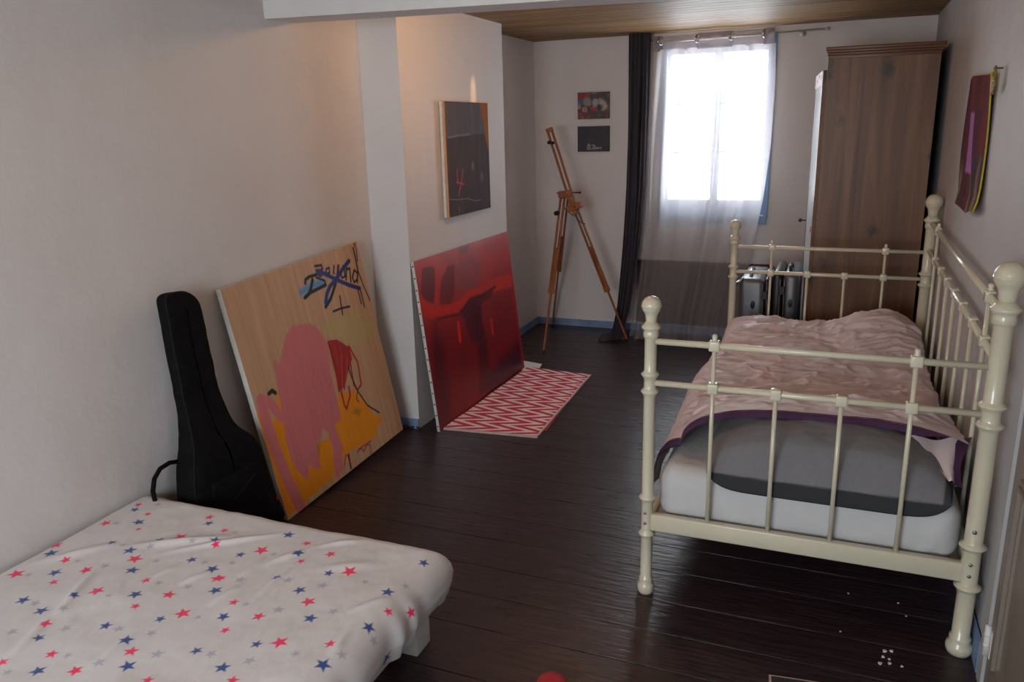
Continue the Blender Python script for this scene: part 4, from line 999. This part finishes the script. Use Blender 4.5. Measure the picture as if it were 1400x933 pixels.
kp = Vector((hx, hy, 0.90))+dd*(DLEN-0.03)
obj('handle', MB().tube([kp+nn_*(-0.05), kp+nn_*0.055], 0.004, 8).ball(kp+nn_*0.055, 0.012).ball(kp-nn_*0.05, 0.010), M_BLACK, dr)

# ================================================================== SUITCASES
def suitcase(x0, x1, y0, y1, h, lean, label, dark_side, badge):
    r = thing('suitcase', ((x0+x1)/2, (y0+y1)/2, 0), label, 'suitcase')
    def half(a, b):
        mb = MB(); mb.bm_box(Matrix.Translation(((a+b)/2, (y0+y1)/2, h/2+0.012)) @ Matrix.Diagonal((b-a, y1-y0, h-0.024, 1)), min(0.035, (b-a)*0.42), 4)
        mb.v = [(p[0]+lean*(p[2]/h), p[1], p[2]) for p in mb.v]; return mb
    if dark_side:
        xm = x0+(x1-x0)*0.38
        obj('dark_shell', half(x0, xm), M_BLACK, r); shl = obj('silver_shell', half(xm+0.003, x1), M_SILVER, r); cx = (xm+x1)/2+0.005
    else:
        xm = x1-(x1-x0)*0.12
        shl = obj('silver_shell', half(x0, xm), M_SILVER, r); obj('dark_shell', half(xm+0.002, x1), M_BLACK, r); cx = (x0+xm)/2
    bp_ = at(badge[0], badge[1], 'Y', y0)
    obj('oval_badge', MB().ball((bp_[0], y0+0.001, bp_[2]), 0.026, (0.5, 0.16, 1.0)), M_BLACK, shl)
    mb = MB()
    for k in (-1, 1):
        mb.tube([(xm+k*0.012+lean*t, y0-0.003 if t < 0.97 else y0+0.02, h*t+0.0) for t in (0.06, 0.3, 0.6, 0.9, 0.95)], 0.004, 8)
    obj('seam_band', mb, M_SILVER, r)
    ym = (y0+y1)/2; xx = cx+lean; top = h-0.006
    hd = MB().tube([(xx-0.01, y0+0.08, top), (xx-0.014, y0+0.085, top+0.025), (xx-0.016, y0+0.12, top+0.033), (xx-0.016, y0+0.22, top+0.033), (xx-0.014, y0+0.255, top+0.025), (xx-0.01, y0+0.26, top)], 0.009, 10)
    obj('carry_handle', hd, M_CHROME if not dark_side else M_BLACK, r)
    for z in (0.15*h, 0.85*h): obj('latch', MB().bm_box(Matrix.Translation((xm+lean*z/h, y0-0.004, z)) @ Matrix.Diagonal((0.03, 0.012, 0.05, 1)), 0.003, 1), M_BLACK, r)
    for (wx_, wy_) in ((x0+0.03, y0+0.05), (x0+0.03, y1-0.05), (x1-0.03, y0+0.05), (x1-0.03, y1-0.05)):
        obj('wheel', MB().tube([(wx_-0.01, wy_, 0.0135), (wx_+0.01, wy_, 0.0135)], 0.013, 14), M_BLACK, r)
    return r, top, xx
r1, top1, xx1 = suitcase(0.005, 0.175, 2.45, 2.92, 0.625, -0.022, 'silver hard suitcase with long handle raised, nearer the window behind the daybed', False, (1029, 417))
tl_ = MB().tube([(xx1-0.04, 2.50, top1-0.02), (xx1-0.05, 2.47, top1+0.005), (xx1-0.10, 2.40, top1-0.03)], 0.006, 8).tube([(xx1-0.10, 2.39, top1-0.035), (xx1-0.055, 2.46, top1-0.002)], 0.010, 8)
obj('pull_handle', tl_, M_CHROME, r1)
suitcase(0.182, 0.328, 2.45, 2.92, 0.665, -0.008, 'silver and black hard suitcase standing against the wardrobe door', True, (1080, 415))

# ================================================================== DAYBED
bed = thing('daybed_frame', (W/2, L/2, 0), 'cream metal daybed frame with ball-topped posts along the right wall', 'bed')
def post(x, y_, zb, k):
    rs, rc = 0.0188*k, 0.0278*k
    pf = [(0.004, 0.0), (0.023*k, 0.0), (0.027*k, 0.010), (0.0285*k, 0.022), (0.0265*k, 0.034), (0.021*k, 0.040), (0.023*k, 0.050), (0.0225*k, 0.056), (rs, 0.060)]
    for z in (0.2197, 0.3483, 0.7113, 0.7674):
        sgn = 1
        pf += [(rs, z-0.016), (rs+0.002, z-0.012), (rc*0.86, z-0.006), (rc, z-0.001), (rc, z+0.002), (rs+0.002, z+0.009), (rs, z+0.013)]
    zt = zb-0.098*k
    pf += [(rs, zt-0.004), (rs+0.003, zt), (0.0235*k, zt+0.002), (0.0235*k, zt+0.014*k), (0.0215*k, zt+0.018*k), (0.024*k, zt+0.024*k), (0.0285*k, zt+0.028*k), (0.029*k, zt+0.033*k), (0.022*k, zt+0.040*k), (0.017*k, zt+0.048*k)]
    p = obj('post', MB().lathe(x, y_, pf, 28), M_CREAM, bed)
    rb = 0.0303*k; z0 = zt+0.046*k
    fp = [(0.0165*k, z0), (0.0168*k, z0+0.008*k)]
    c = zb; a0 = -1.02
    fp += [(0.019*k, c-rb*0.92), (rb*0.72, c-rb*0.72)]
    fp += [(rb*math.cos(t), c+rb*math.sin(t)) for t in np.linspace(-0.6, -0.14, 6)]
    fp += [(rb*1.035, c-rb*0.10), (rb*1.035, c-rb*0.03)]
    fp += [(max(rb*math.cos(t), 0.0006), c+rb*math.sin(t)) for t in np.linspace(0.02, math.pi/2, 12)]
    obj('finial', MB().lathe(x, y_, fp, 28), M_CREAM, p)
    for z in (0.262, 0.298): obj('bolt', MB().ball((x-0.003, y_-rs, z), 0.0055, (1, 0.5, 1), 8), M_BOLT, p)
    if k > 1.1 and y_ < 1:
        for z, in ((1.0,), (0.40,)): obj('bolt', MB().ball((x-0.004, y_-rs, z), 0.0062, (1, 0.5, 1), 8), M_BOLT, p)
    return p
R1, R2, RT1, RT2 = 0.8745, 0.7403, 1.0172, 0.8838
SPX = (0.193, 0.376, 0.556, 0.737)
def knuckle(c, ax, parent, cap=False, s=1.0):
    mb = MB(); w, h = 0.0135*s, 0.0165*s
    d = (0.0165*s, 0.0135*s, 0.0165*s) if ax == 'X' else (0.0135*s, 0.0165*s, 0.0165*s)
    mb.bm_box(Matrix.Translation(c) @ Matrix.Diagonal((d[0]*2, d[1]*2, d[2]*2, 1)), 0.005*s, 3)
    if cap:
        mb.lathe(c[0], c[1], [(0.006, c[2]+0.015*s), (0.0105*s, c[2]+0.018*s), (0.007*s, c[2]+0.022*s), (0.0085*s, c[2]+0.028*s), (0.007*s, c[2]+0.034*s), (0.001, c[2]+0.0365*s)], 14)
    obj('knuckle', mb, M_CREAM, parent)
for y_ in (0.0, L):
    post(0, y_, 0.9864, 1.0); post(W, y_, 1.1199, 1.29)
    a = obj('rail', MB().tube([(0.015, y_, R1), (W-0.018, y_, R1)], 0.0098, 14), M_CREAM, bed)
    b_ = obj('rail', MB().tube([(0.015, y_, R2), (W-0.018, y_, R2)], 0.0098, 14), M_CREAM, bed)
    for i, x in enumerate(SPX):
        t_ = R1 if i in (0, 3) else R2
        obj('spindle', MB().tube([(x, y_, 0.288), (x, y_, t_)], 0.0068, 12), M_CREAM, bed)
        knuckle((x, y_, R2), 'X', b_)
        if i in (0, 3): knuckle((x, y_, R1), 'X', a, True)
    obj('end_bar', MB().box(0.014, W-0.018, y_-0.014, y_+0.014, 0.2352, 0.2937, 0.005), M_CREAM, bed)
a = obj('back_rail', MB().tube([(W, 0.02, RT1), (W, L-0.02, RT1)], 0.0115, 16), M_CREAM, bed)
b_ = obj('back_rail', MB().tube([(W, 0.02, RT2), (W, L-0.02, RT2)], 0.0115, 16), M_CREAM, bed)
BYS = (0.250, 0.492, 0.735, 0.968, 1.208, 1.455, 1.720)
for i, y_ in enumerate(BYS):
    t_ = RT1 if i in (0, 6) else RT2
    obj('spindle', MB().tube([(W, y_, 0.26), (W, y_, t_)], 0.0068, 12), M_CREAM, bed)
    knuckle((W, y_, RT2), 'Y', b_, False, 1.05)
    if i in (0, 6): knuckle((W, y_, RT1), 'Y', a, True, 1.05)
obj('side_rail', MB().box(W-0.012, W+0.012, 0.02, L-0.02, 0.235, 0.285, 0.005), M_CREAM, bed)
obj('side_rail', MB().box(-0.012, 0.012, 0.02, L-0.02, 0.205, 0.255, 0.005), M_CREAM, bed)
sl = MB().box(0.012, W-0.012, 0.03, L-0.03, 0.232, 0.246)
obj('slat_base', sl, M_WHITEPAINT, bed)

# mattress with fitted white sheet
mx0, mx1, my0, my1, mz0, mz1 = 0.022, 0.908, 0.034, 2.005, 0.247, 0.445
bm = bmesh.new(); bmesh.ops.create_cube(bm, size=1.0, matrix=Matrix.Translation(((mx0+mx1)/2, (my0+my1)/2, (mz0+mz1)/2)) @ Matrix.Diagonal((mx1-mx0, my1-my0, mz1-mz0, 1)))
bmesh.ops.bevel(bm, geom=list(bm.edges), offset=0.062, segments=6, affect='EDGES', profile=0.5)
bmesh.ops.subdivide_edges(bm, edges=[e for e in bm.edges if e.calc_length() > 0.2], cuts=60, use_grid_fill=True)
bm.verts.index_update()
co = np.array([v.co for v in bm.verts]); 
wv = 0.004*np.sin(co[:, 0]*26+co[:, 2]*40+np.sin(co[:, 0]*9)*2)+0.008*(fbm(co[:, 0]*9, co[:, 2]*16+co[:, 1]*7, 3, 3)-0.45)
fr_ = np.clip((0.10-co[:, 1])/0.08, 0, 1); co[:, 1] -= np.clip(wv, 0, 1)*fr_*0.8
cr_ = np.clip((co[:, 0]-0.65)/0.25, 0, 1)*fr_; co[:, 1] -= cr_*0.006*np.sin((co[:, 0]*0.8-co[:, 2]*1.0)*110)
co[:, 2] += np.where(co[:, 2] > 0.40, wv*0.8, 0)
mb = MB().add(co, [[v.index for v in f.verts] for f in bm.faces], True); bm.free()
o = obj('mattress', mb, M_SHEET, None, (W/2, L/2, mz0)); tag(o, 'mattress in a white fitted sheet on the cream daybed', 'mattress')

# grey two-tone pillow at the near end
PW0, PW1, PY0, PY1 = 0.162, 0.888, 0.014, 0.50
nu, nv = 150, 140
U, V_ = np.meshgrid(np.sin(np.linspace(-1, 1, nu)*math.pi/2), np.sin(np.linspace(-1, 1, nv)*math.pi/2), indexing='ij')
prof_ = (np.clip(1-np.abs(U)**3.2, 0, 1)**0.42)*(np.clip(1-np.abs(V_)**2.6, 0, 1)**0.5)
pxx = (PW0+PW1)/2+U*np.sqrt(1-0.10*V_**2)*(PW1-PW0)/2; pyy = (PY0+PY1)/2+V_*np.sqrt(1-0.10*U**8)*(PY1-PY0)/2
wr_ = (fbm(U*4+5, V_*4, 4, 14)-0.45)*0.016*prof_
ztop = 0.452+0.150*prof_*(0.92+0.08*np.cos(U*2))+wr_
# the front border folds down over the mattress edge
frontd = np.clip((0.078-pyy)/0.055, 0, 1)
ztop = ztop-0.047*frontd**1.5*np.clip(1-np.abs(U)**10, 0, 1)
zbot = 0.449-0.047*frontd**1.5*np.clip(1-np.abs(U)**10, 0, 1)+0*U
ztop = np.maximum(ztop, zbot)
gt = np.stack([pxx, pyy, ztop], -1); gb = np.stack([pxx, pyy, np.minimum(zbot, ztop)], -1)
GRY, DGR = P(100, 99, 101, 2.5), P(50, 51, 54, 2.0)
dk = np.clip((0.452-0.004*(U > 0.62)-ztop)*250+0.5, 0, 1)*(V_ < 0)
PC = GRY*(0.92+0.16*fbm(pxx*120, pyy*120, 2, 3))[..., None]
PC = PC*(1-dk[..., None])+DGR*dk[..., None]
rb_ = np.clip((U-0.925)*60, 0, 1)*0.9; PC = PC*(1-rb_[..., None])+DGR*rb_[..., None]
sm_ = np.clip((0.004-np.abs(U-0.80))*300, 0, 1)*0.5; PC = PC*(1-sm_[..., None])+DGR*sm_[..., None]
mb = MB().grid(gt); k0 = len(mb.v); mb.grid(gb, True, True)
PCB = np.zeros(gb.shape); PCB[:] = DGR
o = obj('grey_pillow', mb, attr_mat('grey_linen', 0.9, 0.4, 500, 0.2), None, ((PW0+PW1)/2, (PY0+PY1)/2, 0.44), np.vstack([PC.reshape(-1, 3), PCB.reshape(-1, 3)]))
tag(o, 'grey linen pillow with a charcoal border at the near end of the daybed', 'pillow')

# pink duvet
nu, nv = 240, 340
U, V_ = np.meshgrid(np.linspace(0, 1, nu), np.linspace(0, 1, nv), indexing='ij')
# hem line at the near end, from left to right
hU = [0, 0.06, 0.14, 0.22, 0.36, 0.5, 0.68, 0.82, 0.90, 0.96, 1.0]; hY = [0.085, 0.115, 0.165, 0.19, 0.195, 0.20, 0.21, 0.205, 0.20, 0.19, 0.215]
hem = np.interp(U, hU, hY)
far_y = 1.985
Yd = hem+(far_y-hem)*V_
S0, S1 = -0.135, 0.955     # arc parameter across: hangs over the left edge
Sx = S0+U*(S1-S0)
rr = 0.07
lx0 = -0.008+0.012*np.sin(V_*9+1)
q = (lx0+rr)-Sx; ang = np.clip(q/rr, 0, math.pi/2)
Xd = np.where(q <= 0, Sx, lx0+rr-rr*np.sin(ang)-0.0); dl = np.where(q <= 0, 0, rr*(1-np.cos(ang))+np.maximum(q-rr*math.pi/2, 0))
Zd = 0.492-dl
topm = np.clip(1-dl/0.05, 0, 1)
pillow_top = np.interp(np.clip((Yd-PY0)/(PY1-PY0)*2-1, -1, 1), np.linspace(-1, 1, 41), np.clip(1-np.abs(np.linspace(-1, 1, 41))**2.6, 0, 1)**0.5)
pu = np.clip((Xd-PW0)/(PW1-PW0)*2-1, -1.25, 1.25)
pup = np.clip(1-np.clip(np.abs(pu)-0.10, 0, 1.15)**3.0/1.15**3, 0, 1)**0.5
Zd += 0.128*pillow_top*pup*topm*(Yd < PY1+0.3)
Zd += 0.118*np.exp(-((Xd-0.74)/0.20)**2-((Yd-1.78)/0.22)**2)*topm          # pillow hidden beneath at the far end
Zd += 0.022*np.exp(-((Xd-0.18)/0.16)**2-((Yd-1.85)/0.2)**2)*topm
wx_ = Xd+0.05*(fbm(Xd*6, Yd*6, 3, 91)-0.5); wy_ = Yd+0.12*(fbm(Xd*5+4, Yd*4, 3, 71)-0.5)
wz_ = (fbm(wx_*4+U, wy_*12, 5, 31)-0.47)*0.050+(fbm(wx_*9, wy_*34, 4, 17)-0.47)*0.022
ridge = np.clip(1-np.abs(2*fbm(wx_*3+2, wy_*11+7, 3, 44)-1)*5, 0, 1)**1.5*0.016+np.clip(1-np.abs(2*fbm(wx_*8+5, wy_*16+1, 3, 53)-1)*5, 0, 1)**1.5*0.009
Zd += (wz_+ridge)*(0.35+0.65*topm)*np.clip((Yd-hem)/0.12, 0.12, 1)
Xd -= np.clip(dl-0.03, 0, 1)*0.12*(1+np.sin(V_*40+np.sin(V_*13)*3)*0.5)
# right edge dips along the back rail, near right corner droops as a flap
re = np.clip((U-0.90)/0.10, 0, 1); Zd -= re**2*0.05*np.clip((V_-0.05)*12, 0, 1)
fl = np.clip((U-0.86)/0.14, 0, 1)*np.clip(1-V_/0.10, 0, 1); Zd += fl*0.01
Xd = np.minimum(Xd, W-0.022+np.clip(0.05-V_, 0, 1)*0.3)
Zd = np.maximum(Zd, np.where((Xd > 0.03) & (Xd < 0.9), 0.458, 0.2))
# never below the pillow
ptop = 0.452+0.150*np.clip(1-np.clip(np.abs(pu), 0, 1)**3.2, 0, 1)**0.42*pillow_top*1.0+0.014
Zd = np.where((np.abs(pu) <= 1) & (Yd < PY1) & (topm > 0.5), np.maximum(Zd, ptop), Zd)
Zs = Zd.copy()
for _ in range(1):
    Zs[1:-1, 1:-1] = (Zs[1:-1, 1:-1]*4+Zs[:-2, 1:-1]+Zs[2:, 1:-1]+Zs[1:-1, :-2]+Zs[1:-1, 2:])/8
gd = np.stack([Xd, Yd, Zs], -1)
DC = np.zeros(gd.shape); DC[:] = (0.66, 0.565, 0.59)
pat = fbm(Xd*26, Yd*26, 4, 61); DC = DC*(1-np.clip((pat-0.42)*3, 0, 0.30)[..., None])+np.array([0.72, 0.66, 0.70])*np.clip((pat-0.42)*3, 0, 0.30)[..., None]
duv = thing('pink_duvet', (W/2, 1.1, 0.45), 'rumpled dusty pink duvet with purple lining spread over the daybed', 'duvet')
obj('cover', MB().grid(gd), attr_mat('dusty_pink_satin', 0.55, 0.55, 34), duv, colors=DC)
# purple hem turning under along the near edge
e0 = gd[:, 0]; rows = [e0+np.array([0, 0.004, 0.002]), e0+np.array([0, -0.006, -0.004]), e0+np.array([0, -0.010, -0.016])]
pw = np.interp(np.linspace(0, 1, nu), [0, 0.1, 0.2, 0.4, 0.6, 0.85, 1], [0.002, 0.010, 0.020, 0.017, 0.018, 0.018, 0.010])
pw = pw*(0.55+0.25*np.sin(np.linspace(0, 15, nu)))
rows.append(e0+np.stack([0*pw, -0.012+0*pw, -0.012-pw], 1)); rows.append(e0+np.stack([0*pw, 0.015+0*pw, -0.010-pw], 1))
kk = int(nu*0.93); tp_k = np.clip((0.925-np.linspace(0, 1, nu))/0.08, 0, 1)[None, :, None]
rows = (e0[None]+(np.array(rows)-e0[None])*tp_k)[:, :kk]
obj('purple_hem', MB().grid(rows, True, True), M_PURPLE, duv)
# drooping corner flap at the wall side
c0 = gd[-1, 0]; c1 = gd[-16, 0]
def q4(L_): return [at(u_, v_, 'Y', y_) for u_, v_, y_ in L_]
def patch(L_, n_=24):
    a_, b_, c_, d_ = q4(L_); U2, V2 = np.meshgrid(np.linspace(0, 1, n_), np.linspace(0, 1, n_), indexing='ij')
    return U2, V2, (a_*(1-U2[..., None])+b_*U2[..., None])*(1-V2[..., None])+(c_*(1-U2[..., None])+d_*U2[..., None])*V2[..., None]
U2, V2, gf = patch([(1238, 596, 0.215), (1318, 597, 0.245), (1294, 652, 0.085), (1308, 664, 0.075)])
gf[..., 1] -= 0.02*np.sin(U2*math.pi)*(1-V2*0.5); gf[..., 2] += 0.006*np.sin(U2*9+V2*3)
CF_ = np.zeros(gf.shape); CF_[:] = (0.62, 0.52, 0.53)
obj('corner_flap', MB().grid(gf), attr_mat('dusty_pink_flap', 0.6, 0.2, 120), duv, colors=CF_)
U2, V2, gf = patch([(1306, 598, 0.235), (1328, 597, 0.24), (1301, 662, 0.07), (1316, 668, 0.07)])
gf[..., 0] -= 0.016*np.sin(V2*math.pi)*U2; gf[..., 1] -= 0.010+0.014*np.sin(V2*5)*0.6
obj('corner_lining', MB().grid(gf), M_PURPLE, duv)

# ================================================================== SMALL THINGS ON THE FLOOR
proto = None
for i, (u_, v_) in enumerate(((1209, 891), (1207, 899), (1216, 902), (1219, 891), (1203, 908), (1216, 908), (1233, 912), (1228, 825), (1239, 843), (1160, 812), (1149, 864))):
    p = at(u_, v_, 'Z', 0.0)
    if proto is None:
        mb = MB(); r_ = [0.0075, 0.005, 0.0065, 0.0045, 0.007, 0.0055]
        t_ = [(p[0]+r_[k]*math.cos(k*1.047), p[1]+r_[k]*math.sin(k*1.047), 0.0035) for k in range(6)]; lo = [(x, y_, 0.0) for x, y_, z in t_]
        mb.add(t_+lo, [tuple(range(6)), tuple(range(11, 5, -1))]+[(k, k+6, (k+1) % 6+6, (k+1) % 6) for k in range(6)])
        proto = obj('paint_flake', mb, M_FLAKE, None, (p[0], p[1], 0)); fo = proto
    else:
        fo = proto.copy(); COL.objects.link(fo); fo.location = (p[0], p[1], 0); fo.rotation_euler = (0, 0, i*1.7)
        s = 0.5 if i > 6 else random.uniform(0.6, 1.0); fo.scale = (s, s, s)
    tag(fo, 'white paint flake on the dark floor near the daybed foot', 'paint flake', 'paint flakes by the daybed foot')

# red rounded toe of a slipper at the bottom edge
p = at(762, 925, 'Z', 0.03)
slp = thing('slipper', (p[0], p[1]-0.1, 0), 'red slipper with a pale rim, rounded toe pointing into the room', 'slipper')
def oval(s, z, k=1.0):
    return [(p[0]+math.cos(t)*0.047*s*(1 if math.sin(t) > 0 else 0.9), p[1]-0.046+(math.sin(t)*0.046 if math.sin(t) > 0 else math.sin(t)*0.17)*s, z) for t in np.linspace(0, 2*math.pi, 40, endpoint=False)]
obj('sole', ring_mesh(np.array([oval(1.02, 0.0), oval(1.10, 0.006), oval(1.10, 0.018), oval(0.95, 0.022), oval(0.02, 0.02)])), M_PALERIM, slp)
obj('upper', ring_mesh(np.array([oval(0.97, 0.019), oval(0.97, 0.030), oval(0.88, 0.046), oval(0.6, 0.058), oval(0.3, 0.062), oval(0.02, 0.063)])), M_REDCLOTH, slp)

# grey mat at the bottom edge
c0 = at(1051, 922, 'Z', 0.012); c1 = at(1130, 934, 'Z', 0.012); dx = (c1-c0)/np.linalg.norm(c1-c0); dy = np.array([dx[1], -dx[0], 0])
fm = thing('floor_mat', (c0[0]+0.2, c0[1]-0.2, 0), 'dark grey flat mat with a pale edge, its corner in view near the door', 'mat')
wm, hm = min(0.42, (XR-0.09-c0[0])/dx[0]), 0.55
def quad(z, ins): return [c0+dx*ins+dy*ins+np.array([0, 0, z-0.012]), c0+dx*(wm-ins)+dy*ins+np.array([0, 0, z-0.012]), c0+dx*(wm-ins)+dy*(hm-ins)+np.array([0, 0, z-0.012]), c0+dx*ins+dy*(hm-ins)+np.array([0, 0, z-0.012])]
obj('pale_edge', ring_mesh(np.array([quad(0.0, 0), quad(0.011, 0), quad(0.012, 0.003), quad(0.012, 0.006)])), M_PALERIM, fm)
obj('mat_surface', ring_mesh(np.array([quad(0.004, 0.005), quad(0.0115, 0.005), quad(0.0125, 0.007), quad(0.0125, 0.25)])), M_MAT, fm)
# dark rubble in the corner between the wood panel and the chimney foot
mb = MB()
pts = [at(u_, v_, 'Z', 0.006) for u_, v_ in ((549, 586), (556, 582), (563, 584), (570, 583), (577, 586))]
mb.tube([Vector(q) + Vector((0, -0.012, 0.004*(i % 2))) for i, q in enumerate(pts)], 0.006, 8)
o = obj('black_cord', mb, M_DEBRIS, None, (-1.5, 1.05, 0)); tag(o, 'short black cord lying along the blue baseboard at the chimney foot', 'cord')

# ================================================================== LIGHT
w = bpy.data.worlds.new('sky'); S.world = w; w.use_nodes = True
bg = w.node_tree.nodes['Background']; bg.inputs['Color'].default_value = (0.88, 0.945, 1.0, 1); bg.inputs['Strength'].default_value = 13.0
def area(name, loc, rot, sx, sy, power, col, portal=False):
    l = bpy.data.lights.new(name, 'AREA'); l.shape = 'RECTANGLE'; l.size = sx; l.size_y = sy; l.energy = power; l.color = col
    o = bpy.data.objects.new(name, l); COL.objects.link(o); o.location = loc; o.rotation_euler = rot
    if portal: l.cycles.is_portal = True
    return o
area('window_daylight_portal', ((WX0+WX1)/2, YB+WD+0.02, (WZ0+WZ1)/2), (-math.pi/2, 0, 0), WX1-WX0, WZ1-WZ0, 1, (1, 1, 1), True)
area('rear_fill_portal', ((BX0+BX1)/2, YF-0.14, (BZ0+BZ1)/2), (math.pi/2, 0, 0), BX1-BX0, BZ1-BZ0, 1, (1, 1, 1), True)  # sky light through the opening added behind the camera
pl = bpy.data.lights.new('warm_ceiling_lamp', 'POINT'); pl.energy = 8; pl.color = (1.0, 0.55, 0.26); pl.shadow_soft_size = 0.04
po = bpy.data.objects.new('warm_ceiling_lamp', pl); COL.objects.link(po); po.location = (-0.72, 1.10, 2.05)
pl2 = bpy.data.lights.new('warm_near_lamp', 'POINT'); pl2.energy = 2.6; pl2.color = (1.0, 0.62, 0.36); pl2.shadow_soft_size = 0.06
po2 = bpy.data.objects.new('warm_near_lamp', pl2); COL.objects.link(po2); po2.location = (-0.35, -0.7, 2.0)
sl = bpy.data.lights.new('warm_lamp_glint', 'SPOT'); sl.energy = 9; sl.color = (1.0, 0.55, 0.25); sl.spot_size = math.radians(13); sl.spot_blend = 1.0; sl.shadow_soft_size = 0.01  # extra spot added to throw the warm streak on the chimney breast
so = bpy.data.objects.new('warm_lamp_glint', sl); COL.objects.link(so); so.location = (-1.33, 1.93, 2.10)
tgt = Vector((XCH, 1.915, 1.70)); so.rotation_euler = (tgt-Vector(so.location)).to_track_quat('-Z', 'Y').to_euler()
